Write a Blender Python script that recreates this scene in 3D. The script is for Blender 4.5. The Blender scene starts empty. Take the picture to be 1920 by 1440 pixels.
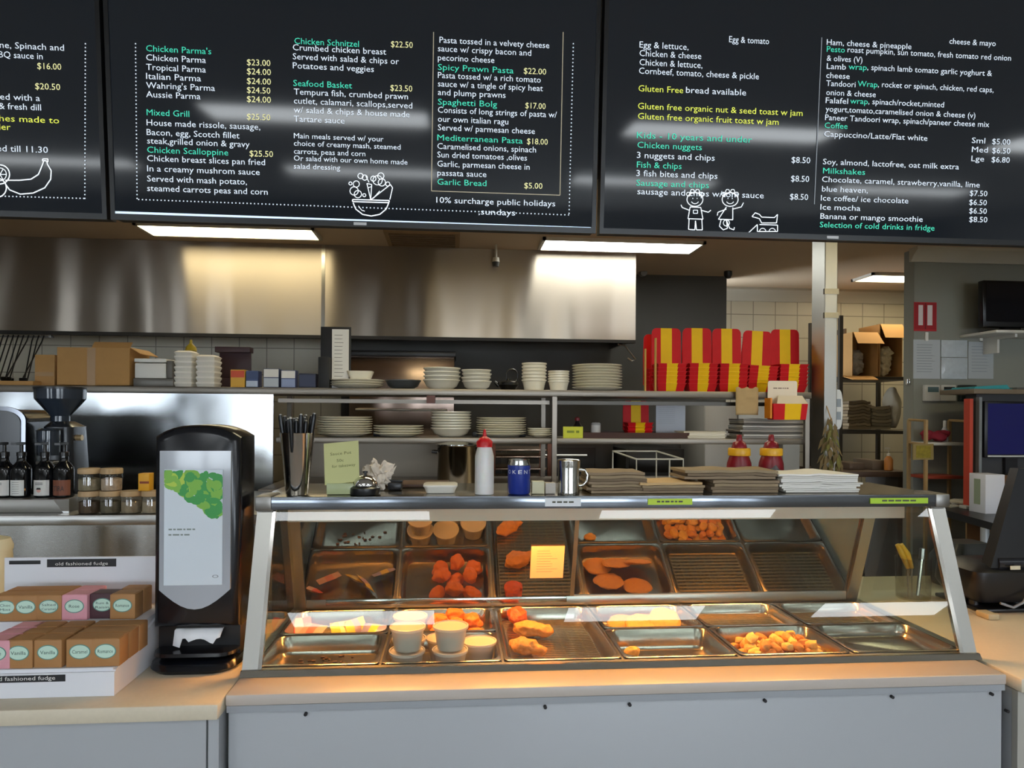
import bpy, bmesh, math, random
from mathutils import Vector, Matrix, noise
random.seed(7)
rnd = random.uniform
SC = bpy.context.scene
COL = SC.collection
PI = math.pi

# ------------------------------------------------------------------ camera
FPX, HOR, YAW, ROLL, EYE = 1300.0, 775.0, math.radians(4.8), 0.0064, Vector((0, 0, 1.6))
F_ = Vector((math.sin(YAW), math.cos(YAW), 0))
R0 = Vector((math.cos(YAW), -math.sin(YAW), 0))
U0 = Vector((0, 0, 1))
R_ = R0 * math.cos(ROLL) + U0 * math.sin(ROLL)
U_ = U0 * math.cos(ROLL) - R0 * math.sin(ROLL)

def ray(px, py):
    return F_ + R_ * ((px - 960) / FPX) + U_ * ((HOR - py) / FPX)
def S(px, py, y):            # point of the photograph at depth y
    d = ray(px, py); return EYE + d * (y / d.y)
def G(px, py, z):            # point of the photograph at height z
    d = ray(px, py); return EYE + d * ((z - EYE.z) / d.z)
def RC(px0, py0, px1, py1, y):
    pm, qm = (px0 + px1) / 2, (py0 + py1) / 2
    return S(px0, qm, y).x, S(px1, qm, y).x, S(pm, py1, y).z, S(pm, py0, y).z

cam_d = bpy.data.cameras.new('camera')
cam = bpy.data.objects.new('camera', cam_d)
COL.objects.link(cam)
cam.matrix_world = Matrix(((R_.x, U_.x, -F_.x, EYE.x), (R_.y, U_.y, -F_.y, EYE.y), (R_.z, U_.z, -F_.z, EYE.z), (0, 0, 0, 1)))
cam_d.sensor_width = 36
cam_d.lens = 36 * FPX / 1920
cam_d.shift_y = (HOR - 720) / 1920
cam_d.clip_start = 0.05
SC.camera = cam
SC.view_settings.view_transform = 'Standard'
SC.view_settings.look = 'None'
SC.view_settings.gamma = 1
SC.view_settings.use_curve_mapping = False
SC.view_settings.exposure = 0.3
SC.cycles.max_bounces = 8
SC.cycles.transparent_max_bounces = 24
SC.cycles.sample_clamp_indirect = 3.0
SC.cycles.caustics_reflective = True

# ------------------------------------------------------------------ materials
def lin(h):
    h = h.lstrip('#')
    o = []
    for i in (0, 2, 4):
        c = int(h[i:i + 2], 16) / 255
        o.append(c / 12.92 if c <= 0.04045 else ((c + 0.055) / 1.055) ** 2.4)
    return (o[0], o[1], o[2], 1)
_MC = {}
def M(col, rough=0.5, metal=0.0, emit=0.0, var=0.0, scale=30.0, bump=0.0, trans=0.0, sss=0.0, alpha=1.0, coat=0.0, stretch=None, spec=None, ecol=None):
    key = (col, rough, metal, emit, var, scale, bump, trans, sss, alpha, coat, stretch, spec, ecol)
    if key in _MC: return _MC[key]
    m = bpy.data.materials.new('surface_' + col.strip('#'))
    m.use_nodes = True
    nt = m.node_tree
    b = nt.nodes['Principled BSDF']
    c = lin(col)
    b.inputs['Base Color'].default_value = c
    b.inputs['Roughness'].default_value = rough
    b.inputs['Metallic'].default_value = metal
    b.inputs['Alpha'].default_value = alpha
    if spec is not None: b.inputs['Specular IOR Level'].default_value = spec
    if trans: b.inputs['Transmission Weight'].default_value = trans
    if coat: b.inputs['Coat Weight'].default_value = coat; b.inputs['Coat Roughness'].default_value = 0.05
    if sss:
        b.inputs['Subsurface Weight'].default_value = sss
        b.inputs['Subsurface Scale'].default_value = 0.01
    if emit:
        b.inputs['Emission Color'].default_value = lin(ecol) if ecol else c
        b.inputs['Emission Strength'].default_value = emit
    if var or bump:
        tc = nt.nodes.new('ShaderNodeTexCoord')
        mp = nt.nodes.new('ShaderNodeMapping')
        if stretch: mp.inputs['Scale'].default_value = stretch
        n = nt.nodes.new('ShaderNodeTexNoise')
        n.inputs['Scale'].default_value = scale
        n.inputs['Detail'].default_value = 4
        nt.links.new(tc.outputs['Object'], mp.inputs['Vector'])
        nt.links.new(mp.outputs['Vector'], n.inputs['Vector'])
        if var:
            mx = nt.nodes.new('ShaderNodeMix'); mx.data_type = 'RGBA'
            mx.inputs['A'].default_value = [max(0, x * (1 - var)) for x in c[:3]] + [1]
            mx.inputs['B'].default_value = [min(1, x * (1 + var)) for x in c[:3]] + [1]
            nt.links.new(n.outputs['Fac'], mx.inputs['Factor'])
            nt.links.new(mx.outputs['Result'], b.inputs['Base Color'])
        if bump:
            bp = nt.nodes.new('ShaderNodeBump')
            bp.inputs['Strength'].default_value = bump
            bp.inputs['Distance'].default_value = 0.01
            nt.links.new(n.outputs['Fac'], bp.inputs['Height'])
            nt.links.new(bp.outputs['Normal'], b.inputs['Normal'])
    _MC[key] = m
    return m

def glass(name, tint, refl, rough=0.0, ior=1.45):
    m = bpy.data.materials.new(name); m.use_nodes = True
    nt = m.node_tree; nt.nodes.remove(nt.nodes['Principled BSDF'])
    t = nt.nodes.new('ShaderNodeBsdfTransparent'); t.inputs['Color'].default_value = lin(tint)
    g = nt.nodes.new('ShaderNodeBsdfGlossy'); g.inputs['Roughness'].default_value = rough
    fr = nt.nodes.new('ShaderNodeFresnel'); fr.inputs['IOR'].default_value = ior
    ad = nt.nodes.new('ShaderNodeMath'); ad.operation = 'ADD'; ad.use_clamp = True
    ad.inputs[1].default_value = refl
    mx = nt.nodes.new('ShaderNodeMixShader')
    ge = nt.nodes.new('ShaderNodeNewGeometry')
    fs = nt.nodes.new('ShaderNodeMath'); fs.operation = 'SUBTRACT'; fs.inputs[0].default_value = 1.0
    ml = nt.nodes.new('ShaderNodeMath'); ml.operation = 'MULTIPLY'
    nt.links.new(ge.outputs['Backfacing'], fs.inputs[1])
    nt.links.new(fr.outputs[0], ad.inputs[0]); nt.links.new(ad.outputs[0], ml.inputs[0]); nt.links.new(fs.outputs[0], ml.inputs[1])
    nt.links.new(ml.outputs[0], mx.inputs[0])
    nt.links.new(t.outputs[0], mx.inputs[1]); nt.links.new(g.outputs[0], mx.inputs[2])
    nt.links.new(mx.outputs[0], nt.nodes['Material Output'].inputs['Surface'])
    return m

def tile_mat(name, col, grout, w, h, rough=0.35, axis='xz', bumpy=0.2):
    m = bpy.data.materials.new(name); m.use_nodes = True
    nt = m.node_tree; b = nt.nodes['Principled BSDF']
    tc = nt.nodes.new('ShaderNodeTexCoord'); mp = nt.nodes.new('ShaderNodeMapping')
    if axis == 'xz': mp.inputs['Rotation'].default_value = (PI / 2, 0, 0)
    br = nt.nodes.new('ShaderNodeTexBrick')
    br.offset = 0.0
    br.inputs['Color1'].default_value = lin(col)
    br.inputs['Color2'].default_value = lin(col)
    br.inputs['Mortar'].default_value = lin(grout)
    br.inputs['Scale'].default_value = 1.0
    br.inputs['Brick Width'].default_value = w
    br.inputs['Row Height'].default_value = h
    br.inputs['Mortar Size'].default_value = 0.004
    nt.links.new(tc.outputs['Object'], mp.inputs['Vector']); nt.links.new(mp.outputs['Vector'], br.inputs['Vector'])
    nt.links.new(br.outputs['Color'], b.inputs['Base Color'])
    b.inputs['Roughness'].default_value = rough
    bp = nt.nodes.new('ShaderNodeBump'); bp.invert = True
    bp.inputs['Strength'].default_value = bumpy; bp.inputs['Distance'].default_value = 0.003
    nt.links.new(br.outputs['Fac'], bp.inputs['Height']); nt.links.new(bp.outputs['Normal'], b.inputs['Normal'])
    return m

def steel(name, col='#b9b6b0', rough=0.28, wave=0.0, wscale=2.0, stretch=(1, 1, 1), grain=0.05, aniso=0.0):
    m = bpy.data.materials.new(name); m.use_nodes = True
    nt = m.node_tree; b = nt.nodes['Principled BSDF']
    b.inputs['Base Color'].default_value = lin(col); b.inputs['Metallic'].default_value = 1
    b.inputs['Roughness'].default_value = rough
    tc = nt.nodes.new('ShaderNodeTexCoord')
    def nz(scale, st, det):
        mp = nt.nodes.new('ShaderNodeMapping'); mp.inputs['Scale'].default_value = st
        n = nt.nodes.new('ShaderNodeTexNoise'); n.inputs['Scale'].default_value = scale; n.inputs['Detail'].default_value = det
        nt.links.new(tc.outputs['Object'], mp.inputs['Vector']); nt.links.new(mp.outputs['Vector'], n.inputs['Vector'])
        return n
    last = None
    if wave:
        n = nz(wscale, stretch, 1.0)
        bp = nt.nodes.new('ShaderNodeBump'); bp.inputs['Strength'].default_value = wave; bp.inputs['Distance'].default_value = 0.2
        nt.links.new(n.outputs['Fac'], bp.inputs['Height']); last = bp
    if grain:
        n = nz(60, (1, 1, 12), 3)
        mr = nt.nodes.new('ShaderNodeMapRange')
        mr.inputs['To Min'].default_value = max(0.02, rough - grain); mr.inputs['To Max'].default_value = rough + grain
        nt.links.new(n.outputs['Fac'], mr.inputs['Value']); nt.links.new(mr.outputs['Result'], b.inputs['Roughness'])
    if last: nt.links.new(last.outputs['Normal'], b.inputs['Normal'])
    return m

# ------------------------------------------------------------------ mesh builder
_ICO = {}
def ico(sub):
    if sub not in _ICO:
        bm = bmesh.new(); bmesh.ops.create_icosphere(bm, subdivisions=sub, radius=1)
        bm.verts.ensure_lookup_table()
        _ICO[sub] = ([v.co.copy() for v in bm.verts], [[v.index for v in f.verts] for f in bm.faces]); bm.free()
    return _ICO[sub]
_TX = {}
def text_geo(s):
    if s not in _TX:
        cu = bpy.data.curves.new('lettering', 'FONT'); cu.body = s; cu.size = 1; cu.resolution_u = 2
        o = bpy.data.objects.new('lettering', cu)
        me = o.to_mesh()
        vs = [v.co.copy() for v in me.vertices]; fs = [list(p.vertices) for p in me.polygons]
        o.to_mesh_clear(); bpy.data.objects.remove(o); bpy.data.curves.remove(cu)
        _TX[s] = (vs, fs)
    return _TX[s]

class MB:
    def __init__(self): self.v = []; self.f = []; self.m = []; self.mi = 0
    def add(self, vs, fs):
        o = len(self.v)
        self.v += [Vector(p) for p in vs]
        for f in fs: self.f.append([i + o for i in f]); self.m.append(self.mi)
        return self
    def mark(self): return len(self.v)
    def xf(self, i0, mat):
        for i in range(i0, len(self.v)): self.v[i] = mat @ self.v[i]
        return self
    def turn(self, i0, c, axis, ang):
        c = Vector(c)
        return self.xf(i0, Matrix.Translation(c) @ Matrix.Rotation(ang, 4, axis) @ Matrix.Translation(-c))
    def loft(self, loops, a=True, b=True):
        n = len(loops[0]); vs = [p for l in loops for p in l]; fs = []
        for k in range(len(loops) - 1):
            for i in range(n):
                j = (i + 1) % n
                fs.append([k * n + i, k * n + j, (k + 1) * n + j, (k + 1) * n + i])
        if a: fs.append(list(range(n))[::-1])
        if b: fs.append([(len(loops) - 1) * n + i for i in range(n)])
        return self.add(vs, fs)
    def box(self, x0, x1, y0, y1, z0, z1, b=0.0):
        if x0 > x1: x0, x1 = x1, x0
        if y0 > y1: y0, y1 = y1, y0
        if z0 > z1: z0, z1 = z1, z0
        if not b:
            return self.add([(x0, y0, z0), (x1, y0, z0), (x1, y1, z0), (x0, y1, z0), (x0, y0, z1), (x1, y0, z1), (x1, y1, z1), (x0, y1, z1)],
                            [[0, 3, 2, 1], [4, 5, 6, 7], [0, 1, 5, 4], [1, 2, 6, 5], [2, 3, 7, 6], [3, 0, 4, 7]])
        b = min(b, (x1 - x0) / 2.01, (y1 - y0) / 2.01, (z1 - z0) / 2.01)
        cx, cy, w, l = (x0 + x1) / 2, (y0 + y1) / 2, x1 - x0, y1 - y0
        L = [(b, z0), (b * .3, z0 + b * .3), (0, z0 + b), (0, z1 - b), (b * .3, z1 - b * .3), (b, z1)]
        return self.loft([rr(w - 2 * i, l - 2 * i, max(b - i * .5, b * .4), z, cx, cy, 2) for i, z in L])
    def lathe(self, prof, c=(0, 0, 0), n=24):
        c = Vector(c); loops = []
        for r, z in prof:
            r = max(r, 1e-4)
            loops.append([c + Vector((r * math.cos(2 * PI * i / n), r * math.sin(2 * PI * i / n), z)) for i in range(n)])
        return self.loft(loops)
    def cyl(self, p0, p1, r0, r1=None, n=12):
        p0, p1 = Vector(p0), Vector(p1); r1 = r0 if r1 is None else r1
        d = (p1 - p0).normalized(); a = d.orthogonal().normalized(); e = d.cross(a)
        ring = lambda p, r: [p + (a * math.cos(2 * PI * i / n) + e * math.sin(2 * PI * i / n)) * r for i in range(n)]
        return self.loft([ring(p0, r0), ring(p1, r1)])
    def tube(self, pts, r, n=8):
        pts = [Vector(p) for p in pts]; loops = []; a = None
        for i, p in enumerate(pts):
            d = ((pts[min(i + 1, len(pts) - 1)] - pts[max(i - 1, 0)])).normalized()
            a = d.orthogonal().normalized() if a is None else (a - d * a.dot(d)).normalized()
            e = d.cross(a); rr_ = r[i] if isinstance(r, (list, tuple)) else r
            loops.append([p + (a * math.cos(2 * PI * k / n) + e * math.sin(2 * PI * k / n)) * rr_ for k in range(n)])
        return self.loft(loops)
    def prism(self, pts, plane, a, b):
        mk = {'xz': lambda p, t: (p[0], t, p[1]), 'xy': lambda p, t: (p[0], p[1], t), 'yz': lambda p, t: (t, p[0], p[1])}[plane]
        return self.loft([[mk(p, a) for p in pts], [mk(p, b) for p in pts]])
    def blob(self, c, r, seed=0, amp=0.15, sub=3, freq=2.0, rz=0.0, flat=None):
        vs, fs = ico(sub); c = Vector(c); r = Vector(r) if not isinstance(r, (int, float)) else Vector((r, r, r))
        o = []; rot = Matrix.Rotation(rz, 3, 'Z')
        for v in vs:
            k = 1 + amp * noise.noise(v * freq + Vector((seed * 3.1, seed * 1.7, seed))) + amp * .5 * noise.noise(v * freq * 3 + Vector((seed, 5, 2))) + amp * .3 * noise.noise(v * freq * 8 + Vector((seed, 1, 7)))
            p = Vector((v.x * r.x, v.y * r.y, v.z * r.z)) * k
            if flat is not None: p.z = max(p.z, -r.z * flat)
            o.append(c + rot @ p)
        return self.add(o, fs)
    def quad(self, a, b, c, d): return self.add([a, b, c, d], [[0, 1, 2, 3]])
    def text(self, s, o, ux, uy, w=None, h=0.02, center=False):
        vs, fs = text_geo(s)
        if not vs: return self
        x0 = min(v.x for v in vs); x1 = max(v.x for v in vs); sx = (w / (x1 - x0)) if w else h
        o, ux, uy = Vector(o), Vector(ux).normalized(), Vector(uy).normalized()
        if center: o = o - ux * ((x1 - x0) * sx / 2)
        return self.add([o + ux * ((v.x - x0) * sx) + uy * (v.y * h) for v in vs], fs)

def dashes(mb, o, ux, uy, w, h, seed=1):
    """unreadably small print: word-long strokes on one line"""
    r = random.Random(seed); o, ux, uy = Vector(o), Vector(ux).normalized(), Vector(uy).normalized(); x = 0
    while x < w:
        l = min(h * r.uniform(1.2, 4.5), w - x)
        if l > h * .4: mb.quad(o + ux * x, o + ux * (x + l), o + ux * (x + l) + uy * h, o + ux * x + uy * h)
        x += l + h * .8

def rr(w, l, r, z, cx=0, cy=0, n=4):
    r = min(r, w / 2 - 1e-4, l / 2 - 1e-4); o = []
    for sx, sy, a0 in ((1, 1, 0), (-1, 1, PI / 2), (-1, -1, PI), (1, -1, 1.5 * PI)):
        for k in range(n + 1):
            a = a0 + PI / 2 * k / n
            o.append(Vector((cx + sx * (w / 2 - r) + r * math.cos(a), cy + sy * (l / 2 - r) + r * math.sin(a), z)))
    return o

def wloc(o):
    p = Vector((0, 0, 0))
    while o: p = p + o.location; o = o.parent
    return p
def part(name, mb, mat, parent=None, smooth=35, label=None, kind=None):
    me = bpy.data.meshes.new(name)
    off = wloc(parent) if parent else Vector((0, 0, 0))
    me.from_pydata([v - off for v in mb.v], [], mb.f)
    mats = mat if isinstance(mat, (list, tuple)) else [mat]
    for m in mats: me.materials.append(m)
    me.polygons.foreach_set('material_index', [min(i, len(mats) - 1) for i in mb.m])
    bm = bmesh.new(); bm.from_mesh(me); bmesh.ops.recalc_face_normals(bm, faces=bm.faces); bm.to_mesh(me); bm.free()
    if smooth:
        me.shade_smooth(); me.set_sharp_from_angle(angle=math.radians(smooth))
    o = bpy.data.objects.new(name, me); COL.objects.link(o)
    if parent: o.parent = parent
    if label: o['label'] = label
    if kind: o['kind'] = kind
    return o
def thing(name, label, cat, loc=(0, 0, 0), group=None):
    o = bpy.data.objects.new(name, None); COL.objects.link(o)
    o.location = loc; o.empty_display_size = 0.02
    o['label'] = label; o['category'] = cat
    if group: o['group'] = group
    return o
def one(name, mb, mat, label, cat, loc=None, group=None, smooth=35, kind=None):
    """a thing that is one mesh; mb in world coordinates, origin moved to loc"""
    if loc is not None:
        l = Vector(loc)
        for i in range(len(mb.v)): mb.v[i] = mb.v[i] - l
    o = part(name, mb, mat, None, smooth)
    if loc is not None: o.location = l
    o['label'] = label; o['category'] = cat
    if group: o['group'] = group
    if kind: o['kind'] = kind
    return o
def struct(name, mb, mat, parent=None, smooth=0):
    o = part(name, mb, mat, parent, smooth)
    if not parent: o['kind'] = 'structure'
    return o
def dup(root, loc=None, rot=None, label=None, group=None, scale=None):
    def cp(o, par):
        c = o.copy(); COL.objects.link(c)
        if par: c.parent = par
        for ch in o.children: cp(ch, c)
        return c
    r = cp(root, None)
    if loc is not None: r.location = loc
    if rot is not None: r.rotation_euler = rot
    if scale is not None: r.scale = scale
    if label: r['label'] = label
    if group: r['group'] = group
    return r
ORD = ['', 'second', 'third', 'fourth', 'fifth', 'sixth', 'seventh', 'eighth', 'ninth', 'tenth', 'eleventh', 'twelfth']
def level(k, n):
    if n == 1: return 'single'
    if k == 0: return 'bottom'
    if k == n - 1: return 'topmost'
    return ORD[k] + ' from the bottom'

def brushed(name, col, rough, aniso=.85, rot=0.0, wave=0.0, wscale=2.0, stretch=(1, 1, 1)):
    """brushed sheet: highlights drawn out across the brushing; needs a UV map from flat_uv()"""
    m = steel(name, col, rough, wave, wscale, stretch, .04)
    nt = m.node_tree; b = nt.nodes['Principled BSDF']
    b.inputs['Anisotropic'].default_value = aniso
    b.inputs['Anisotropic Rotation'].default_value = rot
    tg = nt.nodes.new('ShaderNodeTangent'); tg.direction_type = 'UV_MAP'; tg.uv_map = 'sheet'
    nt.links.new(tg.outputs[0], b.inputs['Tangent'])
    return m
def flat_uv(o):
    me = o.data; uv = me.uv_layers.new(name='sheet')
    for p in me.polygons:
        for li in p.loop_indices:
            v = me.vertices[me.loops[li].vertex_index].co
            uv.data[li].uv = (v.x, v.z + v.y)
    return o

STEEL = steel('brushed_steel', '#b4b0a8', 0.3, 0.0)
STEEL_B = steel('bright_steel', '#c9c6c0', 0.16, 0.0, grain=0.04)
STEEL_D = steel('dull_steel', '#8d8a85', 0.38, 0.0)
CHROME = M('#d8d8d8', 0.08, 1.0)
BLACK = M('#15151a', 0.35)
BLACK_M = M('#1a1a1c', 0.6)
WHITE = M('#e9e6df', 0.45)
CERAMIC = M('#e9e4d2', 0.22, coat=0.3)
PAPER = M('#e8e6e0', 0.8)
KRAFT = M('#a98757', 0.85, var=0.12, scale=40)
CARD = M('#b98d55', 0.8, var=0.08, scale=25)
# ------------------------------------------------------------------ the room
FZ, KC, CC = 0.0, 2.75, 3.12      # floor, kitchen ceiling, customer ceiling
CREAM_TILE = tile_mat('cream_wall_tile', '#c9c0aa', '#8f8674', 0.21, 0.21)
GREY_WALL = M('#8b8b81', 0.7, var=0.03, scale=3)
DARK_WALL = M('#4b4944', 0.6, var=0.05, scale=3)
CEIL = M('#cdb79b', 0.85, var=0.02, scale=2)
CEIL_C = M('#c9c6be', 0.85)
CORNICE = M('#c9c3b4', 0.6)

struct('floor', MB().box(-8, 7, -6.2, 6.4, -0.1, 0), tile_mat('floor_tile', '#8a8177', '#5c564f', 0.4, 0.4, axis='xy'))
struct('ceiling', MB().box(-8, 7, 2.2, 6.4, KC, KC + 0.1), CEIL)
struct('ceiling_customer_side', MB().box(-8, 7, -6.2, 2.1, CC, CC + 0.1), CEIL_C)
struct('wall_bulkhead', MB().box(-8, 7, 2.1, 2.2, 2.32, CC + 0.1), M('#b0aca4', 0.7))
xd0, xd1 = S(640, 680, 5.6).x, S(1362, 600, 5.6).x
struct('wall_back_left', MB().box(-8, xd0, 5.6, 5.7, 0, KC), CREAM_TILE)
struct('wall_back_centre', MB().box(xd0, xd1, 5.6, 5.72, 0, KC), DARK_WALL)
struct('wall_back_right', MB().box(xd1 - .3, 7, 6.15, 6.25, 0, KC), CREAM_TILE)
struct('wall_left', MB().box(-8.1, -8, -6.2, 6.4, 0, CC + .1), M('#a7a39a', 0.7))
struct('wall_right', MB().box(7, 7.1, -6.2, 6.4, 0, CC + .1), M('#9a968d', 0.7))
gx0 = S(1714, 600, 4.53).x
struct('wall_partition', MB().box(gx0, 7, 4.53, 4.64, 0, KC), GREY_WALL)
# cornices
def cornice(name, x0, x1, y, z, d=0.09):
    struct(name, MB().prism([(y, z), (y - d, z), (y - d, z - .02), (y - d * .55, z - .05), (y - .02, z - d), (y, z - d)], 'yz', x0, x1), CORNICE, smooth=40)
cornice('trim_1', gx0 - .04, 7, 4.53, KC)
cornice('trim_2', xd1, 7, 6.15, KC, .11)
# front shop wall with windows behind the customers; the right-hand ones are added for light
fw = MB(); holes = [(-7.0, -5.5), (-3.9, -3.0), (0.2, 2.4), (3.6, 5.6)]
xs = [-8] + [v for h in holes for v in h] + [7]
for i in range(0, len(xs), 2): fw.box(xs[i], xs[i + 1], -6.2, -6.05, 0, CC)
for h in holes:
    fw.box(h[0], h[1], -6.2, -6.05, 0, .75); fw.box(h[0], h[1], -6.2, -6.05, 2.3, CC)
struct('wall_front', fw, M('#b5b1a8', 0.7))
for i, h in enumerate(holes):
    w = MB()
    for x in (h[0], (h[0] + h[1]) / 2 - .025, h[1] - .05): w.box(x, x + .05, -6.15, -6.08, .75, 2.3)
    w.box(h[0], h[1], -6.15, -6.08, .75, .8); w.box(h[0], h[1], -6.15, -6.08, 2.25, 2.3)
    struct('window_%d' % (i + 1), w, M('#d6d6d2', 0.4))
# world: daylight outside
W = bpy.data.worlds.new('daylight'); SC.world = W; W.use_nodes = True
W.node_tree.nodes['Background'].inputs['Color'].default_value = (0.80, 0.90, 1.0, 1)
W.node_tree.nodes['Background'].inputs['Strength'].default_value = 10.0

# ------------------------------------------------------------------ ceiling lights
def light_mat(col, e):
    return M(col, 0.5, emit=e)
def troffer(x0, x1, y0, y1, z, m, label, group, name='ceiling_light'):
    t = thing(name, label, 'ceiling light', ((x0 + x1) / 2, (y0 + y1) / 2, z), group)
    f = MB()
    for a in ((x0, x1, y0, y0 + .02), (x0, x1, y1 - .02, y1), (x0, x0 + .02, y0, y1), (x1 - .02, x1, y0, y1)):
        f.box(a[0], a[1], a[2], a[3], z - .022, z - .0005)
    part('frame', f, M('#cfc9bd', 0.5), t)
    part('diffuser', MB().box(x0 + .02, x1 - .02, y0 + .02, y1 - .02, z - .016, z - .001), m, t)
    return t
LK = light_mat('#fff1c4', 11.0); LK2 = light_mat('#fbfff8', 14.0); LK_ADDED = light_mat('#fff1c4', 11.0); LK3 = light_mat('#fff0c8', 9.0)
troffer(-1.95, -.87, 4.38, 4.66, KC, LK, 'warm white ceiling panel light above the left half of the steel hood', 'kitchen ceiling lights')
troffer(.57, 1.66, 4.47, 4.77, KC, LK2, 'bright white ceiling panel light above the right end of the steel hood', 'kitchen ceiling lights')
troffer(3.34, 4.45, 5.3, 5.6, KC, LK3, 'small far ceiling light seen above the cardboard boxes', 'kitchen ceiling lights')
for xx in (.2, 2.6):  # unseen lights added to brighten the crockery on the shelves
    troffer(xx - .55, xx + .55, 2.45, 2.75, KC, LK_ADDED, 'added unseen kitchen ceiling light behind the menu screens, brightening the shelves', 'kitchen ceiling lights')
LC = light_mat('#f4fbff', 8.5)
for yy in (-1.02, -3.3):
    for xx in (-3.85, -.93, 1.95, 4.75):
        troffer(xx - .76, xx + .76, yy - .22, yy + .22, CC, LC, 'ceiling panel light over the customer side, reflected in the menu screens', 'customer side ceiling lights')
# ceiling vent + sprinkler + sensor
v = thing('ceiling_vent', 'square air vent in the ceiling between the two kitchen lights', 'vent', ((S(790, 450, 4.5).x), 4.6, KC))
vx0, vx1 = G(725, 448, KC).x, G(862, 448, KC).x
fr = MB(); fr.box(vx0, vx1, 4.42, 4.8, KC - .012, KC - .0005)
part('frame', fr, M('#a88a66', 0.6), v)
sl = MB()
for k in range(6): sl.box(vx0 + .03, vx1 - .03, 4.45 + .055 * k, 4.475 + .055 * k, KC - .022, KC - .012)
part('slats', sl, M('#7d6850', 0.6), v)
p = G(928, 466, KC); py_ = 4.72
px_ = S(930, 470, py_).x
t = thing('ceiling_sprinkler', 'small white fitting hanging from the ceiling in front of the hood', 'sprinkler', (px_, py_, KC))
part('pipe', MB().cyl((px_, py_, KC - .09), (px_, py_, KC + .01), .008), M('#cfcac0', .4), t)
part('head', MB().cyl((px_, py_, KC - .12), (px_, py_, KC - .09), .026, .022), M('#ddd8cd', .4), t)
part('sensor_eye', MB().cyl((px_, py_, KC - .15), (px_, py_, KC - .12), .02, .026), M('#3b3a38', .4), t)
dx = S(1356, 511, 5.5)
one('ceiling_sensor', MB().lathe([(.0, -.06), (.02, -.055), (.032, -.03), (.032, 0)], (dx.x, 5.4, KC), 16), M('#1d1d1d', .4), 'small black dome sensor on the ceiling left of the tiled wall', 'sensor', (dx.x, 5.4, KC))
q = S(1202, 513, 5.56)
t = thing('security_camera', 'small pale security camera on the dark wall beside the hood end', 'camera', q)
part('body', MB().cyl(q + Vector((0, -.09, -.01)), q + Vector((0, -.02, 0)), .028, .03), M('#8d8d88', .4), t)
part('mount', MB().cyl(q + Vector((0, -.03, 0)), q + Vector((0, .04, .02)), .012), M('#8d8d88', .4), t)
# column
cx1, cx2 = S(1546, 650, 3.62).x, S(1570, 650, 3.62).x
co = MB(); co.box(cx1, cx2, 3.62, 3.76, 0, KC, .004)
c_ = struct('trim_column', co, steel('column_steel', '#b0afab', 0.45, 0.02, 3))
for zz in (2.26, 2.13):
    part('bracket', MB().box(cx1 - .004, cx2 + .004, 3.614, 3.63, zz, zz + .03), CHROME, c_)

# ------------------------------------------------------------------ extraction hood
HY = 4.85
hx1 = S(1192, 560, HY).x; hxs = S(606, 540, HY).x; hz = S(900, 633, HY).z
HS = brushed('hood_steel', '#a89d90', 0.34, .9, 0.25, .3, 1.5, (1.4, 1, .3))
t = thing('extraction_hood', 'long stainless steel extraction hood over the cooking line', 'hood', (hxs, HY, hz))
flat_uv(part('front_panel', MB().box(-3.6, hxs - .003, HY, HY + .02, hz, KC - .001), HS, t, 0))
flat_uv(part('front_panel', MB().box(hxs + .003, hx1, HY, HY + .02, hz, KC - .001), HS, t, 0))
part('end_panel', MB().box(hx1 - .02, hx1, HY + .02, 5.59, hz, KC - .001), STEEL, t)
part('seam_strip', MB().box(hxs - .012, hxs + .012, HY - .004, HY + .001, hz, KC - .002), STEEL, t)
part('filter_bank', MB().box(-3.5, hx1 - .03, HY + .1, 5.58, hz + .1, hz + .14), STEEL_D, t)
part('bottom_lip', MB().box(-3.6, hx1, HY - .001, HY + .05, hz - .022, hz), M('#2a2724', .5, .6), t)
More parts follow.
